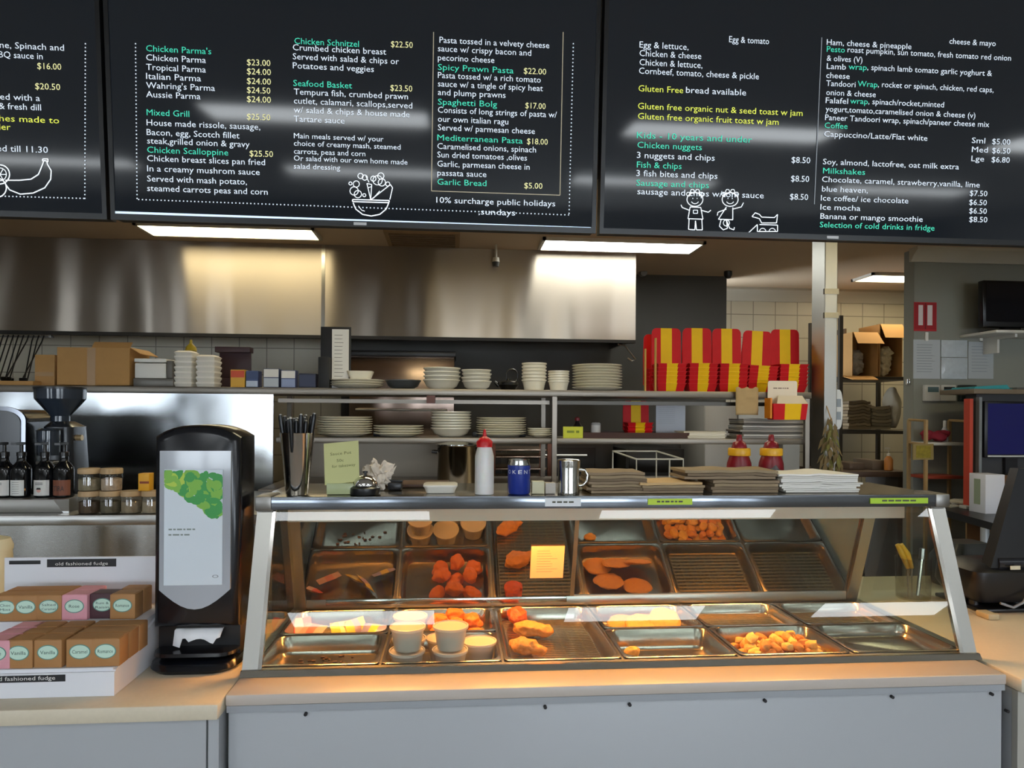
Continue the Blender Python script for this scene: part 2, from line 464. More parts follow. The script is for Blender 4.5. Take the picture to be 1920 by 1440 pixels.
# ------------------------------------------------------------------ menu screens
ALPHA = math.radians(5.0); SY, SZ = 2.0, 2.127
sn = Vector((0, -math.cos(ALPHA), -math.sin(ALPHA)))      # outward normal
su = Vector((0, -math.sin(ALPHA), math.cos(ALPHA)))       # up along the screen
P0 = Vector((0, SY, SZ))
def SP(px, py, off=0.0):
    d = ray(px, py); q = P0 + sn * off
    return EYE + d * ((q - EYE).dot(sn) / d.dot(sn))
SCREEN = M('#0d1014', 0.07, spec=0.55, emit=0.35, ecol='#1a2028')
BEZEL = M('#0b0c0f', 0.3)
LW = M('#e4ecf2', .4, emit=.7); TW = M('#cfd9e4', .4, emit=.62); TT = M('#3fd0ae', .4, emit=.5); TY = M('#d9d59a', .4, emit=.6); TYB = M('#d5dc50', .4, emit=.62)
def screen(x0, x1, label, lines, extra, bf=.5):
    """x0, x1 in metres across the wall"""
    H = 0.80
    t = thing('hanging_menu_screen', label, 'menu screen', ((x0 + x1) / 2, SY, SZ), 'menu screens above the counter')
    def bx(a0, a1, h0, h1, d0, d1):
        mb = MB()
        vs = [Vector((x, 0, 0)) + P0 + su * h + sn * d for d in (d0, d1) for h in (h0, h1) for x in (a0, a1)]
        mb.add(vs, [[0, 1, 3, 2], [4, 5, 7, 6], [0, 1, 5, 4], [2, 3, 7, 6], [0, 2, 6, 4], [1, 3, 7, 5]])
        return mb
    part('housing', bx(x0 + .005, x1 - .005, 0.004, H - .004, -.06, -.003), BLACK_M, t, 0)
    b = .012
    bz = MB()
    for a in ((x0, x1, 0, .016), (x0, x1, H - b, H), (x0, x0 + b, .016, H - b), (x1 - b, x1, .016, H - b)):
        m = bx(*a, -.003, .004); bz.add(m.v, m.f)
    part('bezel', bz, BEZEL, t, 0)
    mats = [SCREEN, TW, TT, TY, TYB, LW, M('#a79d84', .4, emit=.45), M('#c4d8f0', .4, emit=.8), M('#8b9197', .4, emit=.4)]
    dm = bx(x0 + b, x1 - b, .016, H - b, -.002, .001)
    for L in lines:
        s, xa, yb, xb, c = L[:5]
        h = L[5] if len(L) > 5 else .0235
        o = SP(xa, yb, .0025)
        e = SP(xb, yb + .025 * (xb - xa), .0025)
        dm.mi = {'w': 1, 't': 2, 'y': 3, 'Y': 4}[c]
        dm.text(s, o, (1, 0, 0), su, (e.x - o.x), h)
    def strip(pts, w, mb):
        for (a, b_) in zip(pts[:-1], pts[1:]):
            A, B = SP(a[0], a[1], .003), SP(b_[0], b_[1], .003)
            d = (B - A).normalized(); n_ = d.cross(sn).normalized() * (w / 2)
            mb.quad(A - n_, B - n_, B + n_, A + n_)
    def dots(a, b_, n, mb, r=.0016):
        for i in range(n):
            f = i / (n - 1); q = SP(a[0] + (b_[0] - a[0]) * f, a[1] + (b_[1] - a[1]) * f, .003)
            mb.quad(q + Vector((-r, 0, 0)) - su * r, q + Vector((r, 0, 0)) - su * r, q + Vector((r, 0, 0)) + su * r, q + Vector((-r, 0, 0)) + su * r)
    extra(dm, strip, dots)
    part('display', dm, mats, t, 0)
    for f in (.25, .75):
        xm = x0 + (x1 - x0) * f
        part('wall_bracket', MB().box(xm - .03, xm + .03, 2.0, 2.0995, 2.45, 2.7), BLACK_M, t, 0)
    part('badge', bx(x0 + (x1 - x0) * bf - .018, x0 + (x1 - x0) * bf + .018, .004, .012, .004, .006), M('#c9c9c9', .3), t, 0)
    return t
def circ(cx, cy, rx, ry=None, a0=0, a1=360, n=20):
    ry = ry or rx
    return [(cx + rx * math.cos(math.radians(a0 + (a1 - a0) * i / n)), cy + ry * math.sin(math.radians(a0 + (a1 - a0) * i / n))) for i in range(n + 1)]

sx = [SP(196, 250).x - 1.42, SP(196, 250).x, SP(206, 330).x, SP(1119, 330).x, SP(1126, 330).x]
left = [('one, Spinach and', -12, 89, 120, 'w'), ('BBQ sauce in', -12, 107, 80, 'w'), ('$16.00', 70, 129, 115, 'y'), ('$20.50', 66, 167, 113, 'y'),
        ('Served with a', -36, 185, 75, 'w'), ('& fresh dill', -2, 204, 77, 'w'), ('Sandwiches made to', -78, 224, 111, 'Y'), ('order', -28, 242, 20, 'Y'),
        ('Served till 11.30', -42, 282, 90, 'w')]
def ex_left(k, strip, dots):
    k.mi = 1; dots((160, 82), (159, 372), 42, k); dots((-60, 366), (157, 372), 32, k)
    k.mi = 5
    strip([(82, 301), (80, 308), (72, 327), (58, 336), (36, 338), (10, 338)], .003, k)
    strip([(82, 301), (88, 302), (89, 308), (96, 320), (95, 336), (84, 352), (62, 362), (38, 364), (18, 356), (10, 345)], .003, k)
    strip([(80, 302), (80, 298), (90, 298), (90, 304)], .003, k)
    strip(circ(0, 327, 18), .003, k); strip(circ(0, 327, 12), .002, k)
    for a in range(0, 360, 60): strip([(0, 327), (12 * math.cos(math.radians(a)), 327 + 12 * math.sin(math.radians(a)))], .002, k)
    strip(circ(-6, 352, 18), .003, k)
screen(sx[0], sx[1], 'left menu screen with a banana drawing near its lower corner', left, ex_left)

mid = [("Chicken Parma's", 274, 96, 396, 't'), ('Chicken Parma', 274, 113, 386, 'w'), ('Tropical Parma', 274, 131, 386, 'w'), ('Italian Parma', 274, 148, 377, 'w'),
       ("Wahring's Parma", 274, 165, 403, 'w'), ('Aussie Parma', 274, 182, 376, 'w'),
       ('$23.00', 463, 122, 507, 'y'), ('$24.00', 463, 139, 508, 'y'), ('$24.00', 463, 157, 508, 'y'), ('$24.50', 463, 174, 507, 'y'), ('$24.00', 463, 191, 508, 'y'),
       ('Mixed Grill', 275, 216, 355, 't'), ('$25.50', 463, 224, 507, 'y'), ('House made rissole, sausage,', 275, 235, 488, 'w'), ('Bacon, egg, Scotch fillet', 275, 253, 449, 'w'),
       ('steak,grilled onion & gravy', 276, 269, 468, 'w'), ('Chicken Scalloppine', 276, 286, 428, 't'), ('$25.50', 468, 293, 512, 'y'),
       ('Chicken breast slices pan fried', 276, 302, 497, 'w'), ('In a creamy mushrom sauce', 276, 321, 487, 'w'), ('Served with mash potato,', 276, 340, 463, 'w'), ('steamed carrots peas and corn', 276, 358, 502, 'w'),
       ('Chicken Schnitzel', 552, 82, 673, 't'), ('$22.50', 733, 88, 774, 'y'), ('Crumbed chicken breast', 549, 94, 724, 'w'), ('Served with salad & chips or', 549, 111, 748, 'w'), ('Potatoes and veggies', 549, 128, 701, 'w'),
       ('Seafood Basket', 550, 161, 660, 't'), ('$23.50', 732, 170, 773, 'y'), ('Tempura fish, crumbed prawn', 551, 177, 765, 'w'), ('cutlet, calamari, scallops,served', 551, 194, 773, 'w'),
       ('w/ salad & chips & house made', 551, 211, 768, 'w'), ('Tartare sauce', 551, 228, 646, 'w'),
       ('Main meals served w/ your', 551, 259, 719, 'w', .0205), ('choice of creamy mash, steamed', 551, 273, 751, 'w', .0205), ('carrots, peas and corn', 551, 288, 685, 'w', .0205),
       ('Or salad with our own home made', 551, 301, 764, 'w', .0205), ('salad dressing', 551, 316, 638, 'w', .0205),
       ('Pasta tossed in a velvety cheese', 824, 80, 1030, 'w'), ('sauce w/ crispy bacon and', 821, 96, 996, 'w'), ('pecorino cheese', 821, 113, 927, 'w'), ('Spicy Prawn Pasta', 821, 131, 963, 't'), ('$22.00', 982, 138, 1024, 'y'),
       ('Pasta tossed w/ a rich tomato', 821, 146, 1014, 'w'), ('sauce w/ a tingle of spicy heat', 821, 162, 1018, 'w'), ('and plump prawns', 821, 178, 948, 'w'), ('Spaghetti Bolg', 821, 196, 932, 't'), ('$17.00', 985, 203, 1023, 'y'),
       ('Consists of long strings of pasta w/', 821, 211, 1044, 'w'), ('our own italian ragu', 821, 228, 953, 'w'), ('Served w/ parmesan cheese', 821, 244, 1003, 'w'), ('Mediterranean Pasta', 820, 263, 980, 't'), ('$18.00', 988, 270, 1027, 'y'),
       ('Caramelised onions, spinach', 820, 279, 1005, 'w'), ('Sun dried tomatoes ,olives', 820, 295, 988, 'w'), ('Garlic, parmesan cheese in', 820, 312, 993, 'w'), ('passata sauce', 820, 329, 912, 'w'),
       ('Garlic Bread', 820, 346, 912, 't'), ('$5.00', 983, 353, 1017, 'y'), ('10% surcharge public holidays', 818, 380, 1041, 'w'), (',sundays', 897, 402, 966, 'w')]
def ex_mid(k, strip, dots):
    k.mi = 1; dots((254, 82), (257, 372), 42, k); dots((260, 374), (1066, 403), 116, k); dots((1075, 82), (1067, 400), 46, k)
    k.mi = 6; strip([(813, 60), (809, 358), (1050, 366), (1056, 60)], .0022, k)
    k.mi = 7; strip([(216, 398), (1108, 428)], .006, k)
    k.mi = 5
    strip([(661, 374), (730, 376), (729, 380), (661, 378), (661, 374)], .003, k)
    strip([(662, 380), (667, 392), (680, 402), (696, 405), (712, 402), (724, 392), (729, 380)], .003, k)
    strip([(672, 386), (678, 394), (684, 396)], .002, k)
    for c in ((668, 345, 6), (676, 330, 5), (664, 358, 8), (671, 364, 7), (684, 333, 5), (700, 335, 5), (714, 330, 6), (716, 342, 7), (727, 345, 4), (683, 366, 3), (657, 344, 3), (708, 338, 9)): strip(circ(*c, n=10), .0022, k)
    strip([(688, 344), (695, 374), (697, 346), (688, 344)], .0025, k); strip([(696, 374), (732, 346), (736, 352), (731, 374)], .0025, k); strip([(690, 352), (696, 350)], .002, k)
    strip([(686, 330), (692, 342)], .0022, k); strip([(712, 358), (700, 372)], .0022, k)
screen(sx[2], sx[3], 'middle menu screen with a salad bowl drawing and a bright bottom line', mid, ex_mid)

right = [('Egg & lettuce,', 1199, 89, 1291, 'w', .025), ('Egg & tomato', 1367, 79, 1442, 'w', .025), ('Chicken & cheese', 1199, 105, 1315, 'w', .025), ('Chicken & lettuce,', 1199, 122, 1317, 'w', .025), ('Cornbeef, tomato, cheese & pickle', 1198, 138, 1423, 'w', .025),
         ('Gluten Free', 1197, 171, 1281, 'Y', .025), ('bread available', 1286, 174, 1399, 'w', .025), ('Gluten free organic nut & seed toast w jam', 1196, 204, 1505, 'Y', .025), ('Gluten free organic fruit toast w jam', 1196, 223, 1460, 'Y', .025),
         ('Kids - 10 years and under', 1194, 259, 1410, 't', .026), ('Chicken nuggets', 1195, 277, 1316, 't', .025), ('3 nuggets and chips', 1194, 296, 1340, 'w', .025), ('$8.50', 1484, 305, 1519, 'w', .025),
         ('Fish & chips', 1194, 314, 1278, 't', .025), ('3 fish bites and chips', 1193, 330, 1345, 'w', .025), ('$8.50', 1483, 340, 1517, 'w', .025), ('Sausage and chips', 1193, 348, 1329, 't', .025),
         ('sausage and chips w/tom sauce', 1195, 364, 1432, 'w', .025), ('$8.50', 1481, 374, 1515, 'w', .025),
         ('Ham, cheese & pineapple', 1550, 84, 1709, 'w'), ('cheese & mayo', 1780, 82, 1867, 'w'), ('Pesto', 1550, 97, 1584, 't'), ('roast pumpkin, sun tomato, fresh tomato red onion', 1589, 98, 1896, 'w'), ('& olives (V)', 1550, 114, 1617, 'w'),
         ('Lamb', 1550, 129, 1586, 'w'), ('wrap', 1591, 130, 1625, 't'), (', spinach lamb tomato garlic yoghurt &', 1626, 131, 1860, 'w'), ('cheese', 1549, 146, 1593, 'w'),
         ('Tandoori', 1549, 161, 1604, 'w'), ('Wrap', 1608, 162, 1645, 't'), (', rocket or spinach, chicken, red caps,', 1646, 163, 1863, 'w'), ('onion & cheese', 1549, 178, 1642, 'w'),
         ('Falafel', 1548, 193, 1590, 'w'), ('wrap', 1594, 194, 1627, 't'), (', spinach/rocket,minted', 1628, 195, 1770, 'w'), ('yogurt,tomato,caramelised onion & cheese (v)', 1548, 209, 1829, 'w'), ('Paneer Tandoori wrap, spinach/paneer cheese mix', 1547, 225, 1855, 'w'),
         ('Coffee', 1546, 240, 1589, 't'), ('Cappuccino/Latte/Flat white', 1545, 256, 1739, 'w'), ('Sml', 1822, 268, 1847, 'w'), ('$5.00', 1860, 270, 1894, 'w'), ('Med', 1822, 285, 1852, 'w'), ('$6.50', 1860, 287, 1894, 'w'), ('Lge', 1821, 302, 1845, 'w'), ('$6.80', 1859, 304, 1893, 'w'),
         ('Soy, almond, lactofree, oat milk extra', 1543, 308, 1798, 'w'), ('Milkshakes', 1543, 325, 1622, 't'), ('Chocolate, caramel, strawberry,vanilla, lime', 1541, 341, 1837, 'w'), ('blue heaven,', 1541, 359, 1627, 'w'), ('$7.50', 1818, 367, 1851, 'w'),
         ('Ice coffee/ ice chocolate', 1539, 376, 1703, 'w'), ('$6.50', 1817, 384, 1850, 'w'), ('Ice mocha', 1538, 393, 1613, 'w'), ('$6.50', 1817, 400, 1850, 'w'), ('Banana or mango smoothie', 1538, 410, 1730, 'w'), ('$8.50', 1817, 416, 1851, 'w'),
         ('Selection of cold drinks in fridge', 1537, 426, 1752, 't')]
def ex_right(k, strip, dots):
    k.mi = 8; strip([(1541, 70), (1527, 383)], .0022, k)
    k.mi = 5
    for cx in (1303, 1369):
        strip(circ(cx, 374, 15, 13), .0026, k); strip(circ(cx, 376, 7, 6, 20, 160, 8), .002, k)
        for a in (-150, -110, -70, -30): strip(circ(cx + 14 * math.cos(math.radians(a)), 370 + 12 * math.sin(math.radians(a)), 4, n=6), .002, k)
        strip([(cx - 4, 376 - 5), (cx - 4, 376 - 3)], .002, k); strip([(cx + 4, 371), (cx + 4, 373)], .002, k)
    strip([(1294, 388), (1290, 410), (1318, 411), (1314, 389), (1294, 388)], .0026, k)
    strip([(1292, 394), (1279, 389), (1277, 384)], .0026, k); strip([(1314, 394), (1328, 398), (1333, 394)], .0026, k)
    strip([(1292, 411), (1291, 430), (1303, 431), (1304, 414), (1306, 431), (1317, 431), (1316, 411)], .0026, k)
    strip([(1300, 394), (1308, 394), (1308, 400), (1300, 400), (1300, 394)], .002, k)
    strip([(1362, 388), (1347, 411), (1374, 412), (1374, 389)], .0026, k); strip([(1374, 392), (1390, 388), (1394, 380)], .0026, k); strip([(1362, 392), (1346, 398), (1345, 404)], .0026, k)
    strip([(1352, 412), (1349, 424), (1356, 431), (1364, 428), (1362, 413), (1368, 428), (1376, 431), (1377, 426)], .0026, k); strip(circ(1362, 418, 6, n=8), .002, k)
    strip([(1410, 406), (1416, 399), (1424, 402), (1428, 407), (1452, 408), (1458, 402), (1456, 418), (1428, 418), (1424, 410), (1410, 406)], .0026, k)
    strip([(1424, 421), (1458, 422), (1458, 434), (1420, 434), (1420, 421), (1404, 436)], .0026, k); strip(circ(1430, 434, 6, 6, 180, 360, 8), .002, k); strip(circ(1448, 434, 6, 6, 180, 360, 8), .002, k)
screen(sx[4], sx[4] + 1.42, 'right menu screen with drawings of two children at the bottom', right, ex_right)
# ------------------------------------------------------------------ servery counter under the food warmer
LX0, LX1 = -.557, 1.50
LAM = M('#bdb3aa', 0.35, var=.02, scale=5); PANEL = M('#a9acb0', 0.4); SCREW = M('#3a3a3c', .4, .8)
t = thing('servery_counter', 'pale grey panelled counter carrying the glass food warmer', 'counter', (.47, 2.1, 0))
part('ledge', MB().box(LX0, LX1, 1.762, 1.8915, .872, .90, .004), LAM, t)
part('side_panel', MB().box(LX0 + .01, LX0 + .03, 1.80, 2.6, 0, .735), PANEL, t, 0)
part('side_panel', MB().box(LX1 - .03, LX1 - .01, 1.80, 2.6, 0, .735), PANEL, t, 0)
part('front_panel', MB().box(LX0 + .004, LX1 - .004, 1.774, 1.80, 0, .871, .002), PANEL, t)
part('front_trim', MB().box(LX0 + .002, LX1 - .002, 1.7655, 1.775, .855, .8715), M('#9a9ea3', .4), t)
for sxp in (574, 1022, 1180, 1433, 1671, 1857):
    q = S(sxp, 1312 - (sxp - 420) * .027, 1.774)
    part('screw', MB().cyl((q.x, 1.7655, .845), (q.x, 1.776, .845), .0045, n=10), SCREW, t)
q = S(1886, 1332, 1.774)
part('screw', MB().cyl((q.x, 1.7655, q.z), (q.x, 1.776, q.z), .0045, n=10), SCREW, t)

# ------------------------------------------------------------------ food warmer
WY0, WY1, RIM = 1.905, 2.44, .915         # well front, well back, pan rim height
X0, PW, PL = -.535, .338, .265
TOPY, TOPZ0, TOPZ1 = 2.022, 1.323, 1.357
w = thing('food_warmer', 'long heated glass food display cabinet full of steel pans on the counter', 'food warmer', (.47, 2.15, .9))
WS = steel('warmer_steel', '#b0aea8', .32)
x_in0, x_in1 = X0, X0 + 6 * PW
# well
wl = MB()
wl.box(LX0 + .004, LX1 - .003, WY0 + .0, WY1 + .08, .74, .755)
wl.box(LX0 + .004, LX1 - .003, 1.895, 1.91, .755, .904); wl.box(LX0 + .035, LX1 - .035, 2.50, 2.52, .755, .904)
wl.box(LX0 + .004, LX0 + .014, 1.91, 2.5, .755, .9); wl.box(LX1 - .012, LX1 - .003, 1.91, 2.5, .755, .9)
part('well', wl, WS, w, 0)
dk = MB()
dk.box(LX0, LX1 + .02, 1.892, 1.912, .9005, .913, .003)
dk.box(LX0, LX1 + .02, 2.445, 2.54, .9005, .913, .003)
dk.box(LX0, X0 - .001, 1.912, 2.445, .9005, .913); dk.box(x_in1 + .001, LX1 + .02, 1.912, 2.445, .9005, .913)
for k in range(1, 6): dk.box(X0 + k * PW - .004, X0 + k * PW + .004, 1.912, 2.445, .9005, .911)
for a, b in ((0, 2), (3, 6)): dk.box(X0 + a * PW, X0 + b * PW, 2.172, 2.18, .9005, .911)
part('deck_frame', dk, WS, w, 0)
part('front_sill', MB().prism([(1.874, .9005), (1.891, .9005), (1.891, .914), (1.884, .914)], 'yz', LX0, LX1 + .02), STEEL_B, w, 0)
# slanting front end posts
def post(x, name):
    m = MB()
    yb, yt = 1.892, TOPY + .01
    for (xa, xb, ya, yb2) in ((x, x + .042, 0, .013),):
        m.add([(xa, yb + ya, .9005), (xb, yb + ya, .9005), (xb, yb + yb2, .9005), (xa, yb + yb2, .9005), (xa, yt + ya, TOPZ0), (xb, yt + ya, TOPZ0), (xb, yt + yb2, TOPZ0), (xa, yt + yb2, TOPZ0)],
              [[0, 3, 2, 1], [4, 5, 6, 7], [0, 1, 5, 4], [1, 2, 6, 5], [2, 3, 7, 6], [3, 0, 4, 7]])
    part(name, m, WS, w, 0)
post(LX0, 'front_post'); post(LX1 - .022, 'front_post')
def slant(name, xa, xb, yb, yt, zb, zt, th, mat):
    m = MB(); m.add([(xa, yb, zb), (xb, yb, zb), (xb, yb + th, zb), (xa, yb + th, zb), (xa, yt, zt), (xb, yt, zt), (xb, yt + th, zt), (xa, yt + th, zt)],
                    [[0, 3, 2, 1], [4, 5, 6, 7], [0, 1, 5, 4], [1, 2, 6, 5], [2, 3, 7, 6], [3, 0, 4, 7]])
    return part(name, m, mat, w, 0)
GL = glass('clear_warmer_glass', '#f2f7f5', 0.02)
GLR = glass('reflecting_door_glass', '#858580', 0.34)
slant('glass_edge_trim', LX0 + .042, LX0 + .052, 1.893, TOPY + .012, .914, TOPZ0, .012, STEEL_B)
slant('glass_edge_trim', LX1 - .034, LX1 - .022, 1.893, TOPY + .012, .914, TOPZ0, .012, STEEL_B)
slant('front_glass', LX0 + .05, LX1 - .034, 1.8965, TOPY + .015, .914, TOPZ0, .005, GL)
# rear posts, rail and leaning doors
slant('rear_post', LX0 + .012, LX0 + .052, 2.45, 2.31, .914, TOPZ0, .03, WS)
slant('rear_post', LX1 - .05, LX1 - .01, 2.45, 2.31, .914, TOPZ0, .03, WS)
part('rear_rail', MB().box(LX0 + .0525, LX1 - .0505, 2.446, 2.486, .9135, .952, .004), WS, w)
part('rear_track', MB().box(LX0 + .12, S(1062, 1118, 2.45).x, 2.4395, 2.445, .93, .951, .002), STEEL_B, w)
xm = S(1064, 1060, 2.38).x
dz0, dz1 = .952, TOPZ0 - .002
ydoor = lambda z: 2.45 + (z - .914) / (TOPZ0 - .914) * (2.31 - 2.45)
slant('sliding_door', LX0 + .055, xm + .02, ydoor(dz0) + .004, ydoor(dz1) + .004, dz0, dz1, .005, GLR)
slant('sliding_door', xm - .02, LX1 - .052, ydoor(dz0) + .014, ydoor(dz1) + .014, dz0, dz1, .005, GLR)
slant('door_edge', xm + .02, xm + .034, ydoor(dz0) + .002, ydoor(dz1) + .002, dz0, dz1, .008, WS)
# end glass
for nm, xa in (('end_glass', LX0 + .016), ('end_glass', LX1 - .004)):
    m = MB(); m.prism([(1.925, .914), (2.448, .914), (2.312, TOPZ0), (TOPY + .045, TOPZ0)], 'yz', xa, xa + .005)
    part(nm, m, GL, w, 0)
# top
part('top_shelf', MB().box(LX0 + .003, LX1 + .017, TOPY + .006, 2.42, TOPZ0, TOPZ1 - .001, .003), steel('warmer_top', '#b5b0a6', .22), w)
part('top_fascia', MB().box(LX0, LX1 + .02, TOPY - .004, TOPY + .006, TOPZ0 - .002, TOPZ1 + .001, .002), steel('fascia_steel', '#7d8289', .2, .12, 3, (1, 1, .4)), w)
for xa in (LX0 - .003, LX1 - .02):
    part('corner_cap', MB().box(xa, xa + .046, TOPY - .007, TOPY + .1, TOPZ0 - .004, TOPZ1 + .003, .004), STEEL_D, w)
hl0, hl1 = S(540, 964, 2.15).x, S(1696, 964, 2.15).x
hz0, hz1 = S(1000, 976, 2.15).z, TOPZ0 - .001
part('lamp_housing', MB().prism([(2.15, hz0), (2.155, hz0), (2.155, hz1 - .006), (2.245, hz1 - .006), (2.245, hz0 + .004), (2.25, hz0 + .004), (2.25, hz1), (2.15, hz1)], 'yz', hl0, hl1), M('#e6d4c2', .4), w, 0)
HEAT = M('#ffb060', .5, emit=330.0, ecol='#ffab58')
for k in range(4):
    a = hl0 + .06 + k * (hl1 - hl0 - .08) / 4
    h_ = part('heat_lamp', MB().cyl((a, 2.2, hz0 + .02), (a + .34, 2.2, hz0 + .02), .0065, n=10), HEAT, w)
    part('lamp_cap', MB().cyl((a - .016, 2.2, hz0 + .02), (a, 2.2, hz0 + .02), .009, n=10), M('#c9c4b8', .4), h_)
    part('lamp_cap', MB().cyl((a + .34, 2.2, hz0 + .02), (a + .356, 2.2, hz0 + .02), .009, n=10), M('#c9c4b8', .4), h_)
# labels on the fascia
def fascia_label(px0, px1, py0, py1, col, label, txt=None):
    a, b = S(px0, py0, TOPY - .006), S(px1, py1, TOPY - .006)
    zc = (TOPZ0 + TOPZ1) / 2; hh = abs(a.z - b.z) / 2
    m = MB(); m.box(a.x, b.x, TOPY - .0065, TOPY - .0042, max(zc - hh, TOPZ0), min(zc + hh, TOPZ1))
    m.mi = 1
    L = (b.x - a.x)
    z = (a.z + b.z) / 2; z = zc
    dashes(m, (a.x + L * .2, TOPY - .0068, z - .002), (1, 0, 0), (0, 0, 1), L * .6, .005, txt)
    one('fascia_label', m, [M(col, .5), M('#4a4d3c', .6)], label, 'label', ((a.x + b.x) / 2, TOPY - .005, zc), smooth=0)
fascia_label(1022, 1089, 935, 950, '#dfe3e6', 'white label on the warmer fascia below the steel shaker mug', 3)
fascia_label(1215, 1298, 935, 946, '#b5d334', 'short lime green label strip in the middle of the warmer fascia', 4)
fascia_label(1632, 1740, 930, 940, '#a9cf2e', 'long lime green label strip near the right end of the warmer fascia', 5)

# ------------------------------------------------------------------ steel pans in the warmer
PAN_S = steel('pan_steel', '#b8b1a5', .22, .03, 6, (1, 1, 1), .06)
def pan_mb(wd, ln, dp, r=.035):
    z = RIM - .9
    L = [rr(wd - .05, ln - .05, r * .8, -dp - .0012 + z), rr(wd - .03, ln - .03, r, -dp + .012 + z), rr(wd - .0222, ln - .0222, r, -.0012 + z), rr(wd - .004, ln - .004, r * .5, -.0012 + z), rr(wd - .004, ln - .004, r * .5, 0 + z),
         rr(wd - .01, ln - .01, r * .5, .0012 + z), rr(wd - .02, ln - .02, r, .0012 + z), rr(wd - .0246, ln - .0246, r, -.002 + z), rr(wd - .0324, ln - .0324, r, -dp + .012 + z), rr(wd - .036, ln - .036, r * .9, -dp + .004 + z), rr(wd - .052, ln - .052, r * .8, -dp + z)]
    return MB().loft(L)
def pan(ci, ri, dp, label, rack=None):
    full = ri == 'full'
    cx = X0 + (ci + .5) * PW
    y0 = 1.912 if ri in (0, 'full') else 2.178
    ln = .53 if full else .264
    t = thing('steel_pan', label, 'food pan', (0, 0, 0), 'steel pans in the food warmer')
    part('pan_body', pan_mb(PW - .003, ln, dp), PAN_S, t, 40)
    if rack:
        m = MB(); z = RIM - .9 - dp + .008; hw, hl = (PW - .07) / 2, (ln - .07) / 2
        n = int(hl * 2 / .016)
        for k in range(n + 1):
            y = -hl + k * 2 * hl / n; m.box(-hw, hw, y - .0035, y + .0035, z, z + .004)
        for k in range(9):
            x = -hw + k * 2 * hw / 8; m.box(x - .002, x + .002, -hl, hl, z - .004, z)
        part('drain_rack', m, steel('rack_steel', '#e6dab8', .24), t, 0)
    t.location = (cx, y0 + ln / 2, .9)
    return cx, y0 + ln / 2, RIM - dp
pF = [pan(0, 0, .055, 'empty steel pan with a few crumbs at the front left corner of the warmer'),
      pan(1, 0, .055, 'steel pan full of lidded plastic tubs in the front row of the warmer'),
      pan(2, 'full', .05, 'full length steel pan with a ribbed rack and fried chicken pieces', True),
      pan(3, 0, .062, 'front steel pan holding one lone nugget beside the ribbed pan'),
      pan(4, 0, .062, 'front steel pan heaped with golden potato bites'),
      pan(5, 0, .035, 'empty shallow steel pan at the front right corner of the warmer')]
pR = [pan(0, 1, .06, 'back left steel pan holding pink and yellow sachets'),
      pan(1, 1, .06, 'back steel pan of orange fried chicken behind the plastic tubs'),
      None,
      pan(3, 1, .06, 'back steel pan holding crumbed patties'),
      pan(4, 1, .04, 'empty back steel pan with a ribbed rack behind the potato bites', True),
      pan(5, 1, .04, 'empty ribbed back steel pan at the right end of the warmer', True)]
# crumbs in the first pan: stuff
m = MB()
for k in range(26):
    m.blob((pF[0][0] + rnd(-.09, .1), pF[0][1] + rnd(.0, .095), pF[0][2] + .0025), (rnd(.004, .009), rnd(.003, .006), .003), k, .3, 1)
one('food_crumbs', m, M('#4a3322', .7), 'dark crumbs scattered on the floor of the empty front left pan', 'crumbs', (pF[0][0], pF[0][1], pF[0][2]), kind='stuff')

# plastic tubs
TUB = glass('cloudy_plastic', '#e6dfd6', 0.06, 0.2)
def cloudy(name, col, a):
    m = bpy.data.materials.new(name); m.use_nodes = True
    nt = m.node_tree; b = nt.nodes['Principled BSDF']; b.inputs['Base Color'].default_value = lin(col); b.inputs['Roughness'].default_value = .25
    tr = nt.nodes.new('ShaderNodeBsdfTransparent'); mx = nt.nodes.new('ShaderNodeMixShader'); mx.inputs[0].default_value = a
    nt.links.new(tr.outputs[0], mx.inputs[1]); nt.links.new(b.outputs[0], mx.inputs[2]); nt.links.new(mx.outputs[0], nt.nodes['Material Output'].inputs['Surface'])
    return m
TUBM = cloudy('cloudy_tub_plastic', '#e2dcd4', .45); LIDM = cloudy('frosted_lid_plastic', '#ece4d8', .6)
GRAVY = M('#a98c74', .4)
def tub_proto(fill):
    t = thing('plastic_tub', 'tub', 'tub')
    part('cup', MB().lathe([(.036, 0), (.038, .002), (.047, .058), (.049, .06), (.049, .062), (.0455, .06), (.0365, .004)], n=24), TUBM, t)
    part('filling', MB().lathe([(.0345, .005), (.0345 + .009 * fill, .005 + .05 * fill)], n=20), GRAVY, t)
    part('lid', MB().lathe([(.0502, .058), (.0515, .06), (.0515, .0655), (.047, .0665), (.046, .0635)], n=24), LIDM, t)
    return t
c = pF[1]; tb = tub_proto(.75)
TUBS = [(-.1, -.056, 0, 'lidded plastic tub at the bottom left of the stacked tubs'), (-.099, -.054, 1, 'lidded plastic tub stacked on the left of the tub pan'),
        (.108, .014, 0, 'lidded plastic tub at the right side of the tub pan, nothing on it'), (.0, .05, 0, 'lidded plastic tub behind the tallest tub, in the back middle'),
        (.022, -.056, 0, 'front lidded plastic tub carrying the tallest tub'), (.023, -.054, 1, 'tallest lidded plastic tub, topmost in the middle of the pan'), (-.1, .05, 0, 'lidded plastic tub under the back left one'), (-.098, .05, 1, 'back left lidded plastic tub near the yellow sachets')]
for k, (dx_, dy_, lv, lb) in enumerate(TUBS):
    loc = (c[0] + dx_, c[1] + dy_, c[2] + .0006 + lv * .0675)
    if k == 0: tb.location = loc; tb['label'] = lb; tb['group'] = 'plastic tubs in the warmer'
    else: dup(tb, loc, (0, 0, rnd(0, 3)), lb, 'plastic tubs in the warmer')

